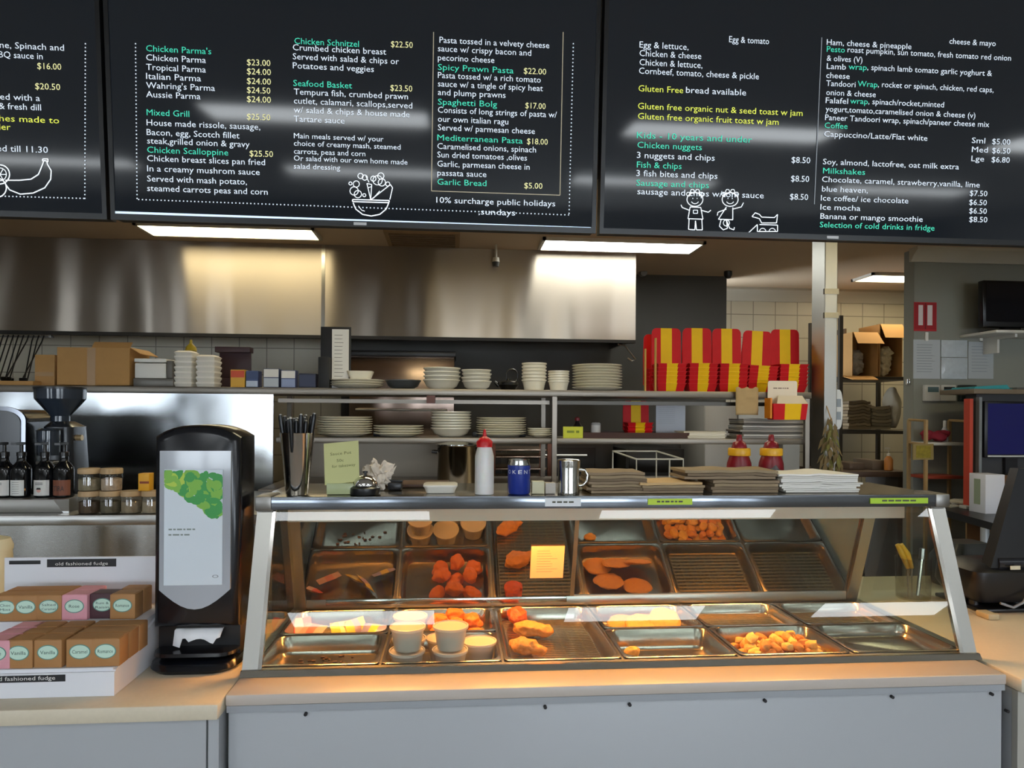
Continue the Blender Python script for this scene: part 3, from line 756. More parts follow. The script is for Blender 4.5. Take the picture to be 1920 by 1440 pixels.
# chicken etc
FRY = M('#d08a3c', .55, var=.35, scale=60, bump=.5); FRY_O = M('#d9731f', .5, var=.3, scale=70, bump=.5); FRY_R = M('#c9531c', .5, var=.3, scale=70, bump=.5)
NUG = M('#e6ad52', .6, var=.25, scale=80, bump=.5)
c = pF[2]; zt = c[2] + .016
def chicken(name, pts, m, label, cat, group=None, seed=0):
    mb = MB()
    for (x, y, z, rx, ry, rz_, a) in pts: mb.blob((x, y, z), (rx, ry, rz_), seed + x * 40, .32, 4, 1.6, a)
    x, y, z = pts[0][:3]
    o = one(name, mb, m, label, cat, (x, y, z), group, smooth=60)
    return o
def weld(o, vox=.006):
    r = o.modifiers.new('merge', 'REMESH'); r.mode = 'VOXEL'; r.voxel_size = vox; r.use_smooth_shade = True
    return o
q = G(969, 1146, zt + .03); q.y = 2.375; q.x = S(969, 1146, 2.375).x; weld(chicken('chicken_piece', [(q.x, q.y, zt + .024, .034, .036, .03, 0)], FRY_R, 'round red-orange fried piece at the back of the ribbed pan', 'fried chicken', 'fried chicken in the ribbed pan', 3), .004)
q = G(990, 1180, zt + .02); weld(chicken('chicken_piece', [(q.x, q.y, zt + .022, .05, .034, .024, -.3), (q.x + .05, q.y - .018, zt + .02, .032, .02, .02, -.4)], FRY, 'fried chicken wing in the middle of the ribbed pan', 'fried chicken', 'fried chicken in the ribbed pan', 5), .004)
q = G(982, 1212, zt + .02); weld(chicken('chicken_piece', [(q.x, q.y, zt + .022, .046, .03, .024, -.5), (q.x + .035, q.y - .022, zt + .016, .034, .016, .016, -.5)], FRY, 'fried chicken wing at the front of the ribbed pan', 'fried chicken', 'fried chicken in the ribbed pan', 8), .004)
c = pR[1]
for k in range(9):
    a = rnd(0, 3)
    x, y, z = c[0] - .02 + (k % 3) * .06 + rnd(-.01, .01), c[1] - .06 + (k // 3) * .06, c[2] + .026 + (k % 2) * .03
    weld(chicken('chicken_nugget', [(x, y, z, .034, .026, .024, a)], FRY_O, 'orange fried chicken nugget in the heap behind the plastic tubs', 'fried chicken', 'orange chicken nuggets behind the tubs', k), .004)
c = pR[3]
for k, (dx_, dy_, tl, z) in enumerate(((-.09, -.05, .15, .012), (-.06, .03, .2, .02), (-.02, -.045, .5, .034), (.06, -.04, .75, .045), (.045, .05, .2, .014))):
    m = MB(); i0 = m.mark()
    m.blob((0, 0, 0), (.056, .047, .0095), k + 3, .12, 3, 2)
    m.turn(i0, (0, 0, 0), 'X', tl)
    x, y = c[0] + dx_, c[1] + dy_
    for i in range(len(m.v)): m.v[i] = m.v[i] + Vector((x, y, c[2] + z + .012))
    one('crumbed_patty', m, M('#c98c43', .6, var=.25, scale=80, bump=.4),
        ['flat crumbed patty at the left end of the patty pan', 'crumbed patty lying flat at the back of the patty pan', 'crumbed patty tilted up left of the tallest patty', 'tallest crumbed patty standing tilted in the back pan', 'crumbed patty lying flat behind the tallest one'][k],
        'patty', (x, y, c[2] + z), 'crumbed patties in the back pan', 60)
c = pF[3]; q = G(1186, 1218, c[2] + .02)
weld(chicken('chicken_nugget', [(q.x, q.y, c[2] + .015, .026, .016, .014, .2)], NUG, 'lone golden nugget in the left corner of an almost empty pan', 'nugget'), .003)
c = pF[4]; k = 0
rs = random.Random(11)
for lay, (nx, ny) in enumerate(((7, 6), (6, 5), (5, 4))):
    for i in range(nx):
        for j in range(ny):
            if rs.random() < .06 + .1 * lay: continue
            x = c[0] + .006 + (i - (nx - 1) / 2) * .036 + rs.uniform(-.008, .008); y = c[1] - .002 + (j - (ny - 1) / 2) * .034 + rs.uniform(-.006, .006)
            z = c[2] + .016 + lay * .02 + rs.uniform(-.003, .006)
            m = MB(); i0 = m.mark(); sz = rs.uniform(.85, 1.15)
            m.blob((0, 0, 0), 1, k, .0, 2)
            for n_ in range(i0, len(m.v)):
                v_ = m.v[n_]; mx_ = max(abs(v_.x), abs(v_.y), abs(v_.z)); q_ = v_.lerp(v_ / mx_, .55)
                q_ = q_ * (1 + .2 * noise.noise(v_ * 1.7 + Vector((k, 0, k * .3))) + .12 * noise.noise(v_ * 4 + Vector((k, 3, 0))))
                m.v[n_] = Vector((q_.x * .0185 * sz, q_.y * .0145 * sz, q_.z * .0125))
            m.turn(i0, (0, 0, 0), 'Y', rs.uniform(-.6, .6)); m.turn(i0, (0, 0, 0), 'X', rs.uniform(-.5, .5)); m.turn(i0, (0, 0, 0), 'Z', rs.uniform(0, 3))
            for n_ in range(len(m.v)): m.v[n_] = m.v[n_] + Vector((x, y, z))
            one('potato_bite', m, [NUG, FRY, M('#efc06a', .6, var=.2, scale=90, bump=.5)][rs.randrange(3)], 'golden potato bite in the heap in the front pan', 'potato bite', (x, y, z), 'potato bites in the front pan', 40); k += 1
# sachets
c = pR[0]
def sachet(px, py, col, col2, label, rz_, tilt):
    q = G(px, py, c[2] + .06); m = MB(); i0 = m.mark(); nx, ny = 6, 5
    vs = []; 
    for s_ in (1, -1):
        for i in range(nx + 1):
            for j in range(ny + 1):
                u, v_ = i / nx, j / ny
                h_ = s_ * .009 * math.sin(PI * u) * math.sin(PI * v_)
                vs.append(((u - .5) * .085, (v_ - .5) * .055, h_ + .003 * noise.noise(Vector((u * 4, v_ * 4, px)))))
    n1 = (nx + 1) * (ny + 1); fs = []; mi = []
    for s_ in (0, 1):
        for i in range(nx):
            for j in range(ny):
                b_ = s_ * n1 + i * (ny + 1) + j
                fs.append([b_, b_ + ny + 1, b_ + ny + 2, b_ + 1]); mi.append(1 if i in (2, 3) else 0)
    m.add(vs, fs); m.m = mi
    m.turn(i0, (0, 0, 0), 'X', tilt); m.turn(i0, (0, 0, 0), 'Z', rz_)
    y = min(max(q.y, c[1] - .07), c[1] + .08)
    for i in range(len(m.v)): m.v[i] = m.v[i] + Vector((q.x, y, c[2] + .036))
    one('sauce_sachet', m, [M(col, .3), M(col2, .3)], label, 'sachet', (q.x, y, c[2] + .02), 'sachets in the back left pan')
sachet(560, 1160, '#d9686a', '#e8c4bc', 'pink sauce sachet at the left of the back left pan', .4, .9)
sachet(586, 1168, '#e3b6a8', '#d98a80', 'pale pink sauce sachet leaning on the pink one', -.5, .5)
sachet(645, 1166, '#e0bf45', '#f0e0a0', 'yellow sauce sachet next to the pink ones', .5, .9)
sachet(668, 1162, '#e3c558', '#a08cb0', 'yellow and purple sauce sachet standing upright', .9, 1.1)
sachet(700, 1170, '#8f8ab8', '#e3c558', 'purple sauce sachet nearest the plastic tubs', -.4, .7)
# orange note hanging on the door glass
q0, q1 = S(997, 1025, 2.36), S(1057, 1086, 2.39)
m = MB(); zA, zB = q1.z, q0.z; yA, yB = ydoor(zA) - .002, ydoor(zB) - .002
m.add([(q0.x, yA, zA), (q1.x, yA, zA), (q1.x, yB, zB), (q0.x, yB, zB), (q0.x, yA + .001, zA), (q1.x, yA + .001, zA), (q1.x, yB + .001, zB), (q0.x, yB + .001, zB)],
      [[0, 1, 2, 3], [7, 6, 5, 4], [0, 4, 5, 1], [1, 5, 6, 2], [2, 6, 7, 3], [3, 7, 4, 0]])
m.mi = 1
for k in range(9):
    f = .16 + .08 * k; z = zB + (zA - zB) * f; y = ydoor(z) - .0025; wx = q1.x - q0.x
    m.quad((q0.x + wx * .18, y, z), (q0.x + wx * rnd(.55, .85), y, z), (q0.x + wx * rnd(.55, .85), y - .0001, z + .0035), (q0.x + wx * .18, y, z + .0035))
one('paper_note', m, [M('#f0b583', .7), M('#a0785e', .7)], 'small orange lit paper note stuck on the rear glass door', 'note', ((q0.x + q1.x) / 2, yA, zA), smooth=0)
# ------------------------------------------------------------------ left counter
STONE = M('#cfc4ae', 0.4, var=.06, scale=90)
CZ = .895
t = thing('side_counter', 'beige topped counter on the left carrying the fudge tray and napkin dispenser', 'counter', (-1.6, 2.0, 0))
part('countertop', MB().box(-3.2, LX0 - .004, 1.72, 2.42, CZ - .038, CZ, .004), STONE, t)
xj = S(389, 1330, 1.735).x
part('front_panel', MB().box(-3.2, xj - .003, 1.735, 1.755, 0, CZ - .039), PANEL, t, 0)
part('front_panel', MB().box(xj + .002, LX0 - .006, 1.735, 1.755, 0, CZ - .039), PANEL, t, 0)
part('end_panel', MB().box(LX0 - .03, LX0 - .008, 1.756, 2.4, 0, CZ - .04), PANEL, t, 0)
# right counter
t = thing('side_counter', 'beige topped counter to the right of the food warmer', 'counter', (2.4, 2.0, 0))
part('countertop', MB().box(LX1 + .024, 3.6, 1.74, 2.9, CZ - .038, CZ, .004), STONE, t)
part('front_panel', MB().box(LX1 + .026, 3.6, 1.755, 1.775, 0, CZ - .039), M('#a9a69d', .5), t, 0)
part('end_panel', MB().box(LX1 + .026, LX1 + .045, 1.776, 2.88, 0, CZ - .04), PANEL, t, 0)

# ------------------------------------------------------------------ fudge display tray
DISP = M('#dfe0e6', .5); STRIP = M('#17171b', .5)
tx1 = S(218, 1292, 1.80).x; ty0, ty1 = 1.79, 2.15; tx0 = S(11, 1044, 2.15).x
sy = ty0 + .185
zb = S(120, 1044, ty1).z
t = thing('fudge_display_tray', 'white cardboard counter display tray of fudge boxes with sloping sides', 'display tray', ((tx0 + tx1) / 2, ty0, CZ))
th = .006
fz = S(110, 1262, ty0).z
FB = S(110, 1252, ty0 + .012).z
STEP = S(150, 1163, sy + .006).z - CZ
m = MB(); m.box(tx0, tx1, ty0, ty0 + th, CZ + .0005, fz); m.mi = 1
a = S(-60, 1273, ty0).x; b = S(123, 1273, ty0).x; z0 = S(60, 1279, ty0).z; z1 = S(60, 1266, ty0).z
m.quad((a, ty0 - .0006, z0), (b, ty0 - .0006, z0), (b, ty0 - .0006, z1), (a, ty0 - .0006, z1)); m.mi = 2
m.text('old fashioned fudge', (S(-14, 1273, ty0).x, ty0 - .0012, z0 + .005), (1, 0, 0), (0, 0, 1), S(104, 1273, ty0).x - S(-14, 1273, ty0).x, .014)
part('front_lip', m, [DISP, STRIP, PAPER], t, 0)
m = MB(); m.box(tx0, tx1, ty1 - th, ty1, CZ + .0005, zb); m.mi = 1
yb_ = ty1 - th - .0006
for (p0, p1, q0, q1, s_) in ((88, 218, 1048, 1063, 'old fashioned fudge'), (17, 76, 1050, 1057, None)):
    a = S(p0, 1055, yb_).x; b = S(p1, 1055, yb_).x; z1 = S(150, q0, yb_).z; z0 = S(150, q1, yb_).z
    m.mi = 1; m.quad((a, yb_, z0), (b, yb_, z0), (b, yb_, z1), (a, yb_, z1)); m.mi = 2
    if s_: m.text(s_, (a + (b - a) * .12, yb_ - .0006, z0 + .0055), (1, 0, 0), (0, 0, 1), (b - a) * .76, .013)
part('back_wall', m, [DISP, STRIP, PAPER], t, 0)
sh = .055
for xa in (tx0, tx1 - th):
    m = MB(); m.prism([(ty0 + th, CZ + .0005), (ty1 - th, CZ + .0005), (ty1 - th, S(276, 1120, ty1).z), (ty0 + th, fz + .003)], 'yz', xa, xa + th)
    part('side_wall', m, DISP, t, 0)
part('base', MB().box(tx0 + th, tx1 - th, ty0 + th, sy, CZ + .0005, FB), DISP, t, 0)
BW, BD, BH = .066, .05, .068
part('riser', MB().box(tx0 + th, tx1 - th, sy + .0005, ty1 - th, CZ + .0005, CZ + STEP), DISP, t, 0)
MINT = M('#c3e0d0', .5); MINTD = M('#5d8f82', .5); INK = M('#2b4f48', .6)
def fudge(col, txt, labelled):
    t = thing('fudge_box', 'x', 'fudge box', (0, 0, 0))
    part('carton', MB().box(-BW / 2, BW / 2, 0, BD, 0, BH, .0012), M(col, .6, var=.06, scale=50), t)
    part('lid_flap', MB().box(-BW / 2 + .003, BW / 2 - .003, .002, BD - .002, BH, BH + .0012), M(col, .6, var=.06, scale=50), t, 0)
    if labelled:
        m = MB(); e = [(.0255 * math.cos(2 * PI * i / 28), BH * .56 + .0185 * math.sin(2 * PI * i / 28)) for i in range(28)]
        m.mi = 1; m.add([(x, -.0006, z) for x, z in e], [list(range(28))])
        m.mi = 0; m.add([(x * .9, -.0009, BH * .56 + (z - BH * .56) * .88) for x, z in e], [list(range(28))])
        m.mi = 2
        ls = txt.split('|')
        for i, s_ in enumerate(ls):
            wd = min(.036, .0068 * len(s_)); m.text(s_, (0, -.0013, BH * .56 + (len(ls) - 1) * .006 - i * .0115 - .004), (1, 0, 0), (0, 0, 1), wd, .0125 if len(ls) < 2 else .0095, True)
        part('oval_label', m, [MINT, MINTD, INK], t, 0)
    return t
BR, PK, DKP = '#a97a4a', '#d99aa5', '#4b2f36'
FG = 'fudge boxes in the display tray'
front = [(-.02, PK, 'Rose', 'pink fudge box at the left edge of the front row'), (35, BR, 'Vanilla', 'brown fudge box reading Vanilla, first full box of the front row'), (90, BR, 'Vanilla', 'brown fudge box reading Vanilla beside another, second in the front row'),
         (150, BR, 'Caramel', 'brown fudge box reading Caramel in the front row'), (198, BR, 'Romance', 'brown fudge box reading Romance at the right end of the front row')]
protos = {}
def put(col, txt, lab, x, y, z, rz, name_label):
    k = (col, txt, lab)
    if k not in protos:
        protos[k] = fudge(col, txt, lab); o = protos[k]; o.location = (x, y, z); o.rotation_euler = (0, 0, rz); o['label'] = name_label; o['group'] = FG
    else:
        o = dup(protos[k], (x, y, z), (0, 0, rz), name_label, FG)
    return o
for i, (px, col, txt, lb) in enumerate(front):
    px = -8 if i == 0 else px
    x = S(px, 1230, ty0 + .012).x
    put(col, txt, True, x, ty0 + .0115, FB + .0006, rnd(-.03, .03), lb)
    for r in (1, 2):
        put(col if r == 1 or i else PK, '', False, x + rnd(-.002, .002), ty0 + .0115 + r * (BD + .005), FB + .0006, rnd(-.02, .02), 'plain fudge box behind the front row, only its top showing')
back = [(10, BR, 'Choc|Mint', 'brown fudge box in the upper row at the left edge of the photo'), (48, BR, 'Vanilla', 'brown fudge box reading Vanilla in the upper row'), (91, BR, 'Salted|Caramel', 'brown fudge box with a two line label beside the pink upper one'),
        (139, PK, 'Rose', 'pink fudge box in the upper row'), (188, DKP, 'Rum &|Raisin', 'dark plum fudge box in the upper row'), (229, BR, 'Romance', 'brown fudge box at the right end of the upper row')]
for i, (px, col, txt, lb) in enumerate(back):
    x = S(px + 2, 1135, sy + .01).x
    x = min(x, tx1 - th - BW / 2 - .001)
    put(col, txt, True, x, sy + .006 + (.01 if i == 4 else 0), CZ + STEP + .0006, rnd(-.02, .02), lb)
    if i != 4: put(col, '', False, x, sy + .006 + BD + .006, CZ + STEP + .0006, rnd(-.03, .03), 'plain fudge box standing behind the upper row')

# ------------------------------------------------------------------ napkin dispenser
NX = (S(284, 1000, 1.96).x + S(447, 1000, 1.96).x) / 2; NY = 1.955
NW = .232; NH = S(370, 797, 1.98).z - CZ
t = thing('napkin_dispenser', 'tall black napkin dispenser with a leafy advert panel', 'napkin dispenser', (NX, NY, CZ))
BLK = M('#101218', .22)
def arch(hw, z0, z1, rise, r=.02, n=10):
    pts = [(-hw, z0), (hw, z0)]
    for k in range(n + 1):
        f = 1 - 2 * k / n; pts.append((NX + hw * f if 0 else hw * f, z1 - rise * abs(f) ** 2.6))
    return pts
def shell(hw, z0, z1, rise, ya, yb, bev, mb):
    P = arch(hw, z0, z1, rise); cx = 0; cz = (z0 + z1) / 2
    L = []
    for y, s_ in ((ya, bev), (ya + bev * .4, bev * .3), (ya + bev, 0), (yb, 0)):
        L.append([(NX + x * (hw - s_) / hw, y, CZ + cz + (z - cz) * ((z1 - z0) / 2 - s_) / ((z1 - z0) / 2)) for x, z in P])
    mb.loft(L)
m = MB(); shell(NW / 2, .11, NH, .032, NY + .012, NY + .15, .022, m)
part('body', m, BLK, t, 50)
m = MB(); i0 = m.mark()
L = [rr(NW - .02, .19, .06, CZ + .0005, NX, NY + .06, 6), rr(NW + .005, .2, .065, CZ + .01, NX, NY + .06, 6), rr(NW, .19, .06, CZ + .022, NX, NY + .065, 6), rr(NW - .03, .15, .05, CZ + .03, NX, NY + .08, 6)]
m.loft(L); part('base_foot', m, BLK, t, 50)
m = MB(); m.box(NX - NW / 2 + .006, NX + NW / 2 - .006, NY + .045, NY + .148, CZ + .028, CZ + .115); part('lower_body', m, M('#0a0b0f', .35), t)
m = MB(); m.loft([rr(NW - .03, .1, .04, CZ + .036, NX, NY + .035, 6), rr(NW - .012, .115, .045, CZ + .042, NX, NY + .035, 6), rr(NW - .014, .11, .045, CZ + .05, NX, NY + .037, 6), rr(NW - .04, .08, .03, CZ + .052, NX, NY + .045, 6)]); part('dispensing_lip', m, BLK, t, 50)
pz = lambda py: S(350, py, NY + .01).z
# translucent cover with a rounded bottom
hw = NW * .405
pts = [(NX - hw, pz(845)), (NX + hw, pz(845)), (NX + hw, pz(1105))]
for k in range(1, 10):
    f = k / 10; pts.append((NX + hw - 2 * hw * f, pz(1105) - (pz(1105) - pz(1142)) * math.sin(PI * f)))
pts.append((NX - hw, pz(1105)))
m = MB(); m.prism(pts, 'xz', NY + .004, NY + .0125); part('cover_panel', m, M('#9ea2a9', .12, coat=.5), t, 0)
# advert
ax0, ax1 = NX - hw * .86, NX + hw * .78
m = MB(); m.box(ax0, ax1, NY + .0018, NY + .0039, pz(1096), pz(880)); m.mi = 3
ya = NY + .0013
dashes(m, (ax0 + .012, ya, pz(993)), (1, 0, 0), (0, 0, 1), .07, .004, 7)
dashes(m, (ax0 + .012, ya, pz(1003)), (1, 0, 0), (0, 0, 1), .06, .004, 8)
m.mi = 4
for r_, o_ in ((.0085, 0), (.0055, .001)):
    e = [(ax1 - .018 + r_ * math.cos(2 * PI * i / 16), pz(1080) + r_ * .5 * math.sin(2 * PI * i / 16)) for i in range(16)]
    m.mi = 4 if r_ > .006 else 0; m.add([(x, ya - o_ * .3, z) for x, z in e], [list(range(16))])
LG = [M('#7fb84a', .5), M('#3f9a4d', .5), M('#b4cf4e', .5)]
rs = random.Random(4)
for k in range(110):
    fx = rs.random(); fz = rs.random() ** .8
    lim = .2 + .85 * fx
    x = ax0 + .008 + (ax1 - ax0 - .016) * fx; z = pz(888) - (pz(888) - pz(968)) * fz * min(1, lim)
    a = rs.random() * PI; w_, l_ = .008 + .006 * rs.random(), .012 + .009 * rs.random()
    e = []
    for i in range(10):
        u, v_ = l_ * math.cos(2 * PI * i / 10), w_ * math.sin(2 * PI * i / 10)
        e.append((min(max(x + u * math.cos(a) - v_ * math.sin(a), ax0), ax1), ya - .0002 - k * .000006, min(z + u * math.sin(a) + v_ * math.cos(a), pz(881))))
    m.mi = 5 + (0 if rs.random() < .35 else 1 if fx > .35 or rs.random() < .4 else 2)
    m.add(e, [list(range(10))])
part('advert_card', m, [M('#d3dce4', .35), LG[0], LG[1], M('#7d8a86', .5), M('#8e949c', .4), LG[0], LG[1], LG[2]], t, 0)
# napkin in the slot
one_x0, one_x1 = NX - .062, NX + .066
m = MB(); n = 14
vs = []; fs = []
for i in range(n + 1):
    f = i / n; x = one_x0 + (one_x1 - one_x0) * f
    drop = .026 + (.012 if f < .15 else 0) - .014 * (1 if .15 < f < .35 else 0) + .006 * math.sin(f * 9) - (.014 if f > .9 else 0)
    for (y, z) in ((NY + .05, CZ + .104), (NY + .03 + .004 * math.sin(f * 14), CZ + .1), (NY + .012 + .006 * math.sin(f * 11 + 1), CZ + .1 - drop)):
        vs.append((x, y, z))
for i in range(n):
    for j in range(2): fs.append([i * 3 + j, i * 3 + j + 1, i * 3 + j + 4, i * 3 + j + 3])
m.add(vs, fs)
o = one('paper_napkin', m, M('#eceef2', .8), 'white paper napkin poking out of the black dispenser slot', 'napkin', (NX, NY + .03, CZ + .09), smooth=60)
so = o.modifiers.new('thick', 'SOLIDIFY'); so.thickness = .0012
# cream canister at the left edge
q = S(-14, 1070, 2.24)
t = thing('canister', 'cream rounded canister cut off by the left edge of the photo', 'canister', (q.x, 2.24, CZ))
zt_ = S(-14, 1005, 2.24).z - CZ
part('jar', MB().lathe([(.04, .0005), (.05, .006), (.052, zt_ - .07), (.05, zt_ - .04)], (q.x, 2.24, CZ), 28), M('#d9cfae', .4), t)
part('cover', MB().lathe([(.0525, zt_ - .042), (.0535, zt_ - .03), (.045, zt_ - .008), (.02, zt_), (.0, zt_ + .001)], (q.x, 2.24, CZ), 28), M('#d9cfae', .4), t)

# ------------------------------------------------------------------ stainless coffee bar behind
BYF, BZ = 2.55, S(140, 966, 2.55).z
bx1 = S(520, 960, 2.6).x
t = thing('coffee_bar', 'tall stainless steel bench behind the fudge tray', 'bench', (-1.8, 2.8, 0))
part('bench_top', MB().box(-3.4, bx1, BYF, 3.3, BZ - .036, BZ, .003), steel('bar_top_steel', '#a9a8a4', .3), t)
part('bench_body', MB().box(-3.4, bx1 - .01, BYF + .02, 3.28, 0.02, BZ - .0365), steel('bar_front_steel', '#8f8d88', .26, .25, 2, (2, 1, .3)), t, 0)
part('bench_foot', MB().box(-3.38, bx1 - .03, BYF + .06, 3.24, 0, .0195), BLACK_M, t, 0)
lx1 = S(132, 950, BYF + .06).x; lz = S(60, 936, BYF + .06).z
t = thing('steel_step', 'low stainless step on the bench carrying the syrup bottles', 'step', (lx1 - .5, BYF + .1, BZ))
part('box_body', MB().box(-3.2, lx1 - .02, BYF + .055, BYF + .22, BZ + .0005, lz, .002), STEEL_D, t)
part('end_cap', MB().prism([(lx1 - .055, lz), (lx1 - .001, lz), (lx1 - .001, BZ + .0005), (lx1 - .02, BZ + .0005)], 'xz', BYF + .052, BYF + .0545), CHROME, t, 0)
# syrup bottles
def syrup(px, lab_col, lw, txt, label, mark=True):
    y = BYF + .13; q = S(px, 930, y); x = q.x
    t = thing('syrup_bottle', label, 'bottle', (x, y, lz), 'syrup bottles on the steel step')
    c_ = (x, y, lz)
    part('bottle_glass', MB().lathe([(.03, .0005), (.034, .004), (.034, .1), (.03, .112), (.017, .128), (.0145, .134), (.0145, .15)], c_, 20), M('#0f1013', .08), t)
    part('pump', MB().lathe([(.016, .15), (.016, .164), (.006, .166), (.006, .19), (.012, .192), (.012, .2), (.004, .201)], c_, 14).box(x - .008, x + .012, y - .05, y, lz + .192, lz + .2), M('#101012', .3), t)
    m = MB(); n = 8; hz_ = .0315 if lw else .033
    r_ = .0344
    for i in range(n):
        a0, a1 = [-PI / 2 + (k / n - .5) * lw for k in (i, i + 1)]
        m.quad((x + r_ * math.cos(a0), y + r_ * math.sin(a0), lz + .008), (x + r_ * math.cos(a1), y + r_ * math.sin(a1), lz + .008), (x + r_ * math.cos(a1), y + r_ * math.sin(a1), lz + .064), (x + r_ * math.cos(a0), y + r_ * math.sin(a0), lz + .064))
    m.mi = 1
    if txt: m.text(txt, (x, y - .0358, lz + .025), (1, 0, 0), (0, 0, 1), .036, .026, True)
    elif mark:
        e = [(x - .002 + .0075 * math.cos(2 * PI * i / 12), y - .0356, lz + .027 + .008 * math.sin(2 * PI * i / 12)) for i in range(12)]
        m.mi = 2; m.add(e, [list(range(12))]); m.mi = 1
        m.quad((x - .01, y - .0358, lz + .03), (x + .006, y - .0358, lz + .03), (x + .004, y - .0358, lz + .037), (x - .008, y - .0358, lz + .037))
        for zz in (.048, .053): m.quad((x - .014, y - .0356, lz + zz), (x + .012, y - .0356, lz + zz), (x + .012, y - .0356, lz + zz + .002), (x - .014, y - .0356, lz + zz + .002))
    else:
        for k in range(6): m.quad((x - .012, y - .0356, lz + .016 + k * .008), (x + .012, y - .0356, lz + .016 + k * .008), (x + .012, y - .0356, lz + .017 + k * .008), (x - .012, y - .0356, lz + .017 + k * .008))
    part('paper_label', m, [M(lab_col, .6), M('#2d2a2a', .6), M('#d8a79a', .6)], t, 40)
syrup(8, '#d5d3cf', 1.9, None, 'dark syrup bottle with a white label, first from the left edge')
syrup(40, '#d5d6d2', 1.5, None, 'dark syrup bottle with a narrow plain white label, second from the left', False)
syrup(84, '#d5d3cf', 1.8, None, 'dark syrup bottle with a white face label beside the brown label one')
syrup(120, '#7a4630', 2.2, 'TIRA', 'dark syrup bottle with a brown lettered label at the end of the step')
# jars
JG = glass('jar_glass', '#f1efe9', .05, 0.0, 1.45); JL = M('#b59a74', .6, var=.1, scale=50)
def jar(px, lv, fill, label):
    y = BYF + .05; x = S(px, 945, y).x; z = BZ + .0005 + lv * .0805
    t = thing('storage_jar', label, 'jar', (x, y, z), 'small jars on the steel bench')
    c_ = (x, y, z)
    part('jar_glass', MB().lathe([(.03, 0), (.035, .004), (.036, .05), (.034, .06), (.033, .062)], c_, 24), JG, t)
    part('contents', MB().lathe([(.031, .002), (.0335, .006), (.0335, .042), (.02, .046)], c_, 20), M(fill, .7, var=.6, scale=70), t)
    part('lid', MB().lathe([(.0345, .0605), (.0365, .062), (.0365, .076), (.034, .08)], c_, 24), JL, t)
jar(168, 0, '#4b3a2a', 'lower jar of the left stacked pair, beside the syrup bottles')
jar(167, 1, '#8b8672', 'upper jar of the left stacked pair with pale green contents')
jar(208, 0, '#5d5a4c', 'lower jar of the middle stacked pair with dark contents')
jar(209, 1, '#b7a695', 'upper jar of the middle stacked pair with white pieces inside')
jar(247, 0, '#9a8d78', 'single jar of pale pieces right of the stacked jars')
jar(286, 0, '#a59a88', 'jar half hidden behind the black napkin dispenser')
x = S(273, 920, BYF + .05).x; z = BZ + .0812
o = MB(); o.box(x - .017, x + .02, BYF + .03, BYF + .07, z, z + .062, .001); o.mi = 1; o.box(x - .012, x + .02, BYF + .0293, BYF + .0299, z + .026, z + .034)
xx = S(286, 920, BYF + .05).x
one('tea_packet', o, [M('#e0a41c', .5), M('#8a3a14', .5)], 'small yellow packet on top of a jar beside the napkin dispenser', 'packet', (x, BYF + .05, z), smooth=30)
# coffee grinder
gy = 2.95; gx = S(118, 800, gy).x
zg = lambda py: S(118, py, gy).z
t = thing('coffee_grinder', 'dark coffee grinder with a cone hopper in front of the mirror splashback', 'coffee grinder', (gx, gy, BZ))
BG = M('#22262e', .25); HOP = M('#2e3642', .12)
part('base_plate', MB().box(gx - .085, gx + .085, gy - .14, gy + .1, BZ + .0005, BZ + .025, .006), BG, t)
part('grinder_body', MB().loft([rr(.13, .17, .03, BZ + .025, gx + .01, gy + .01), rr(.12, .16, .03, zg(850), gx + .01, gy), rr(.11, .15, .03, zg(800), gx + .01, gy), rr(.07, .09, .03, zg(790), gx, gy)]), BG, t, 50)
part('dosing_chamber', MB().cyl((gx + .012, gy - .12, zg(850)), (gx + .012, gy - .12, zg(806)), .04, n=20).cyl((gx + .012, gy - .12, zg(806)), (gx + .012, gy - .12, zg(802)), .043, .03, 20), HOP, t)
part('side_knob', MB().cyl((gx + .06, gy - .03, zg(820)), (gx + .09, gy - .03, zg(820)), .012), M('#b9a27a', .3, .6), t)
part('hopper', MB().lathe([(.035, zg(792)), (.035, zg(780)), (.09, zg(748)), (.092, zg(730)), (.088, zg(729))], (gx - .01, gy, 0), 28), HOP, t)
part('hopper_lid', MB().lathe([(.094, zg(730)), (.094, zg(726)), (.02, zg(723))], (gx - .01, gy, 0), 28), M('#181b20', .3), t)
part('portafilter_fork', MB().box(gx - .02, gx + .045, gy - .15, gy - .04, zg(866), zg(860), .003), STEEL_D, t)
# coffee machine at the left edge
my = 2.85; mx1 = S(50, 830, my).x; mz = S(30, 762, my).z
t = thing('coffee_machine', 'black coffee machine with a rounded chrome edged end at the left of the bench', 'coffee machine', (mx1 - .3, my, BZ))
def endp(w_, h0, h1, r_, n=8):
    p = [(mx1 - .7, h0), (mx1 - w_, h0), (mx1 - w_, h1 - r_)]
    for k in range(n + 1):
        a = PI / 2 * k / n; p.append((mx1 - w_ - r_ * 1.6 + r_ * 1.6 * math.cos(a), h1 - r_ + r_ * math.sin(a)))
    p.append((mx1 - .7, h1)); return p
part('machine_body', MB().prism(endp(.012, BZ + .03, mz - .012, .05), 'xz', my, my + .3), M('#14161b', .15), t, 40)
part('chrome_edge', MB().prism(endp(0, BZ + .05, mz, .055), 'xz', my - .008, my + .001), M('#6d6f74', .12, 1), t, 40)
part('front_panel', MB().prism(endp(.018, BZ + .05, mz - .016, .045), 'xz', my - .012, my - .0082), M('#14161a', .2), t, 40)
for fx in (mx1 - .08, mx1 - .6): part('foot', MB().cyl((fx, my + .1, BZ + .0005), (fx, my + .1, BZ + .0305), .02), BLACK, t)
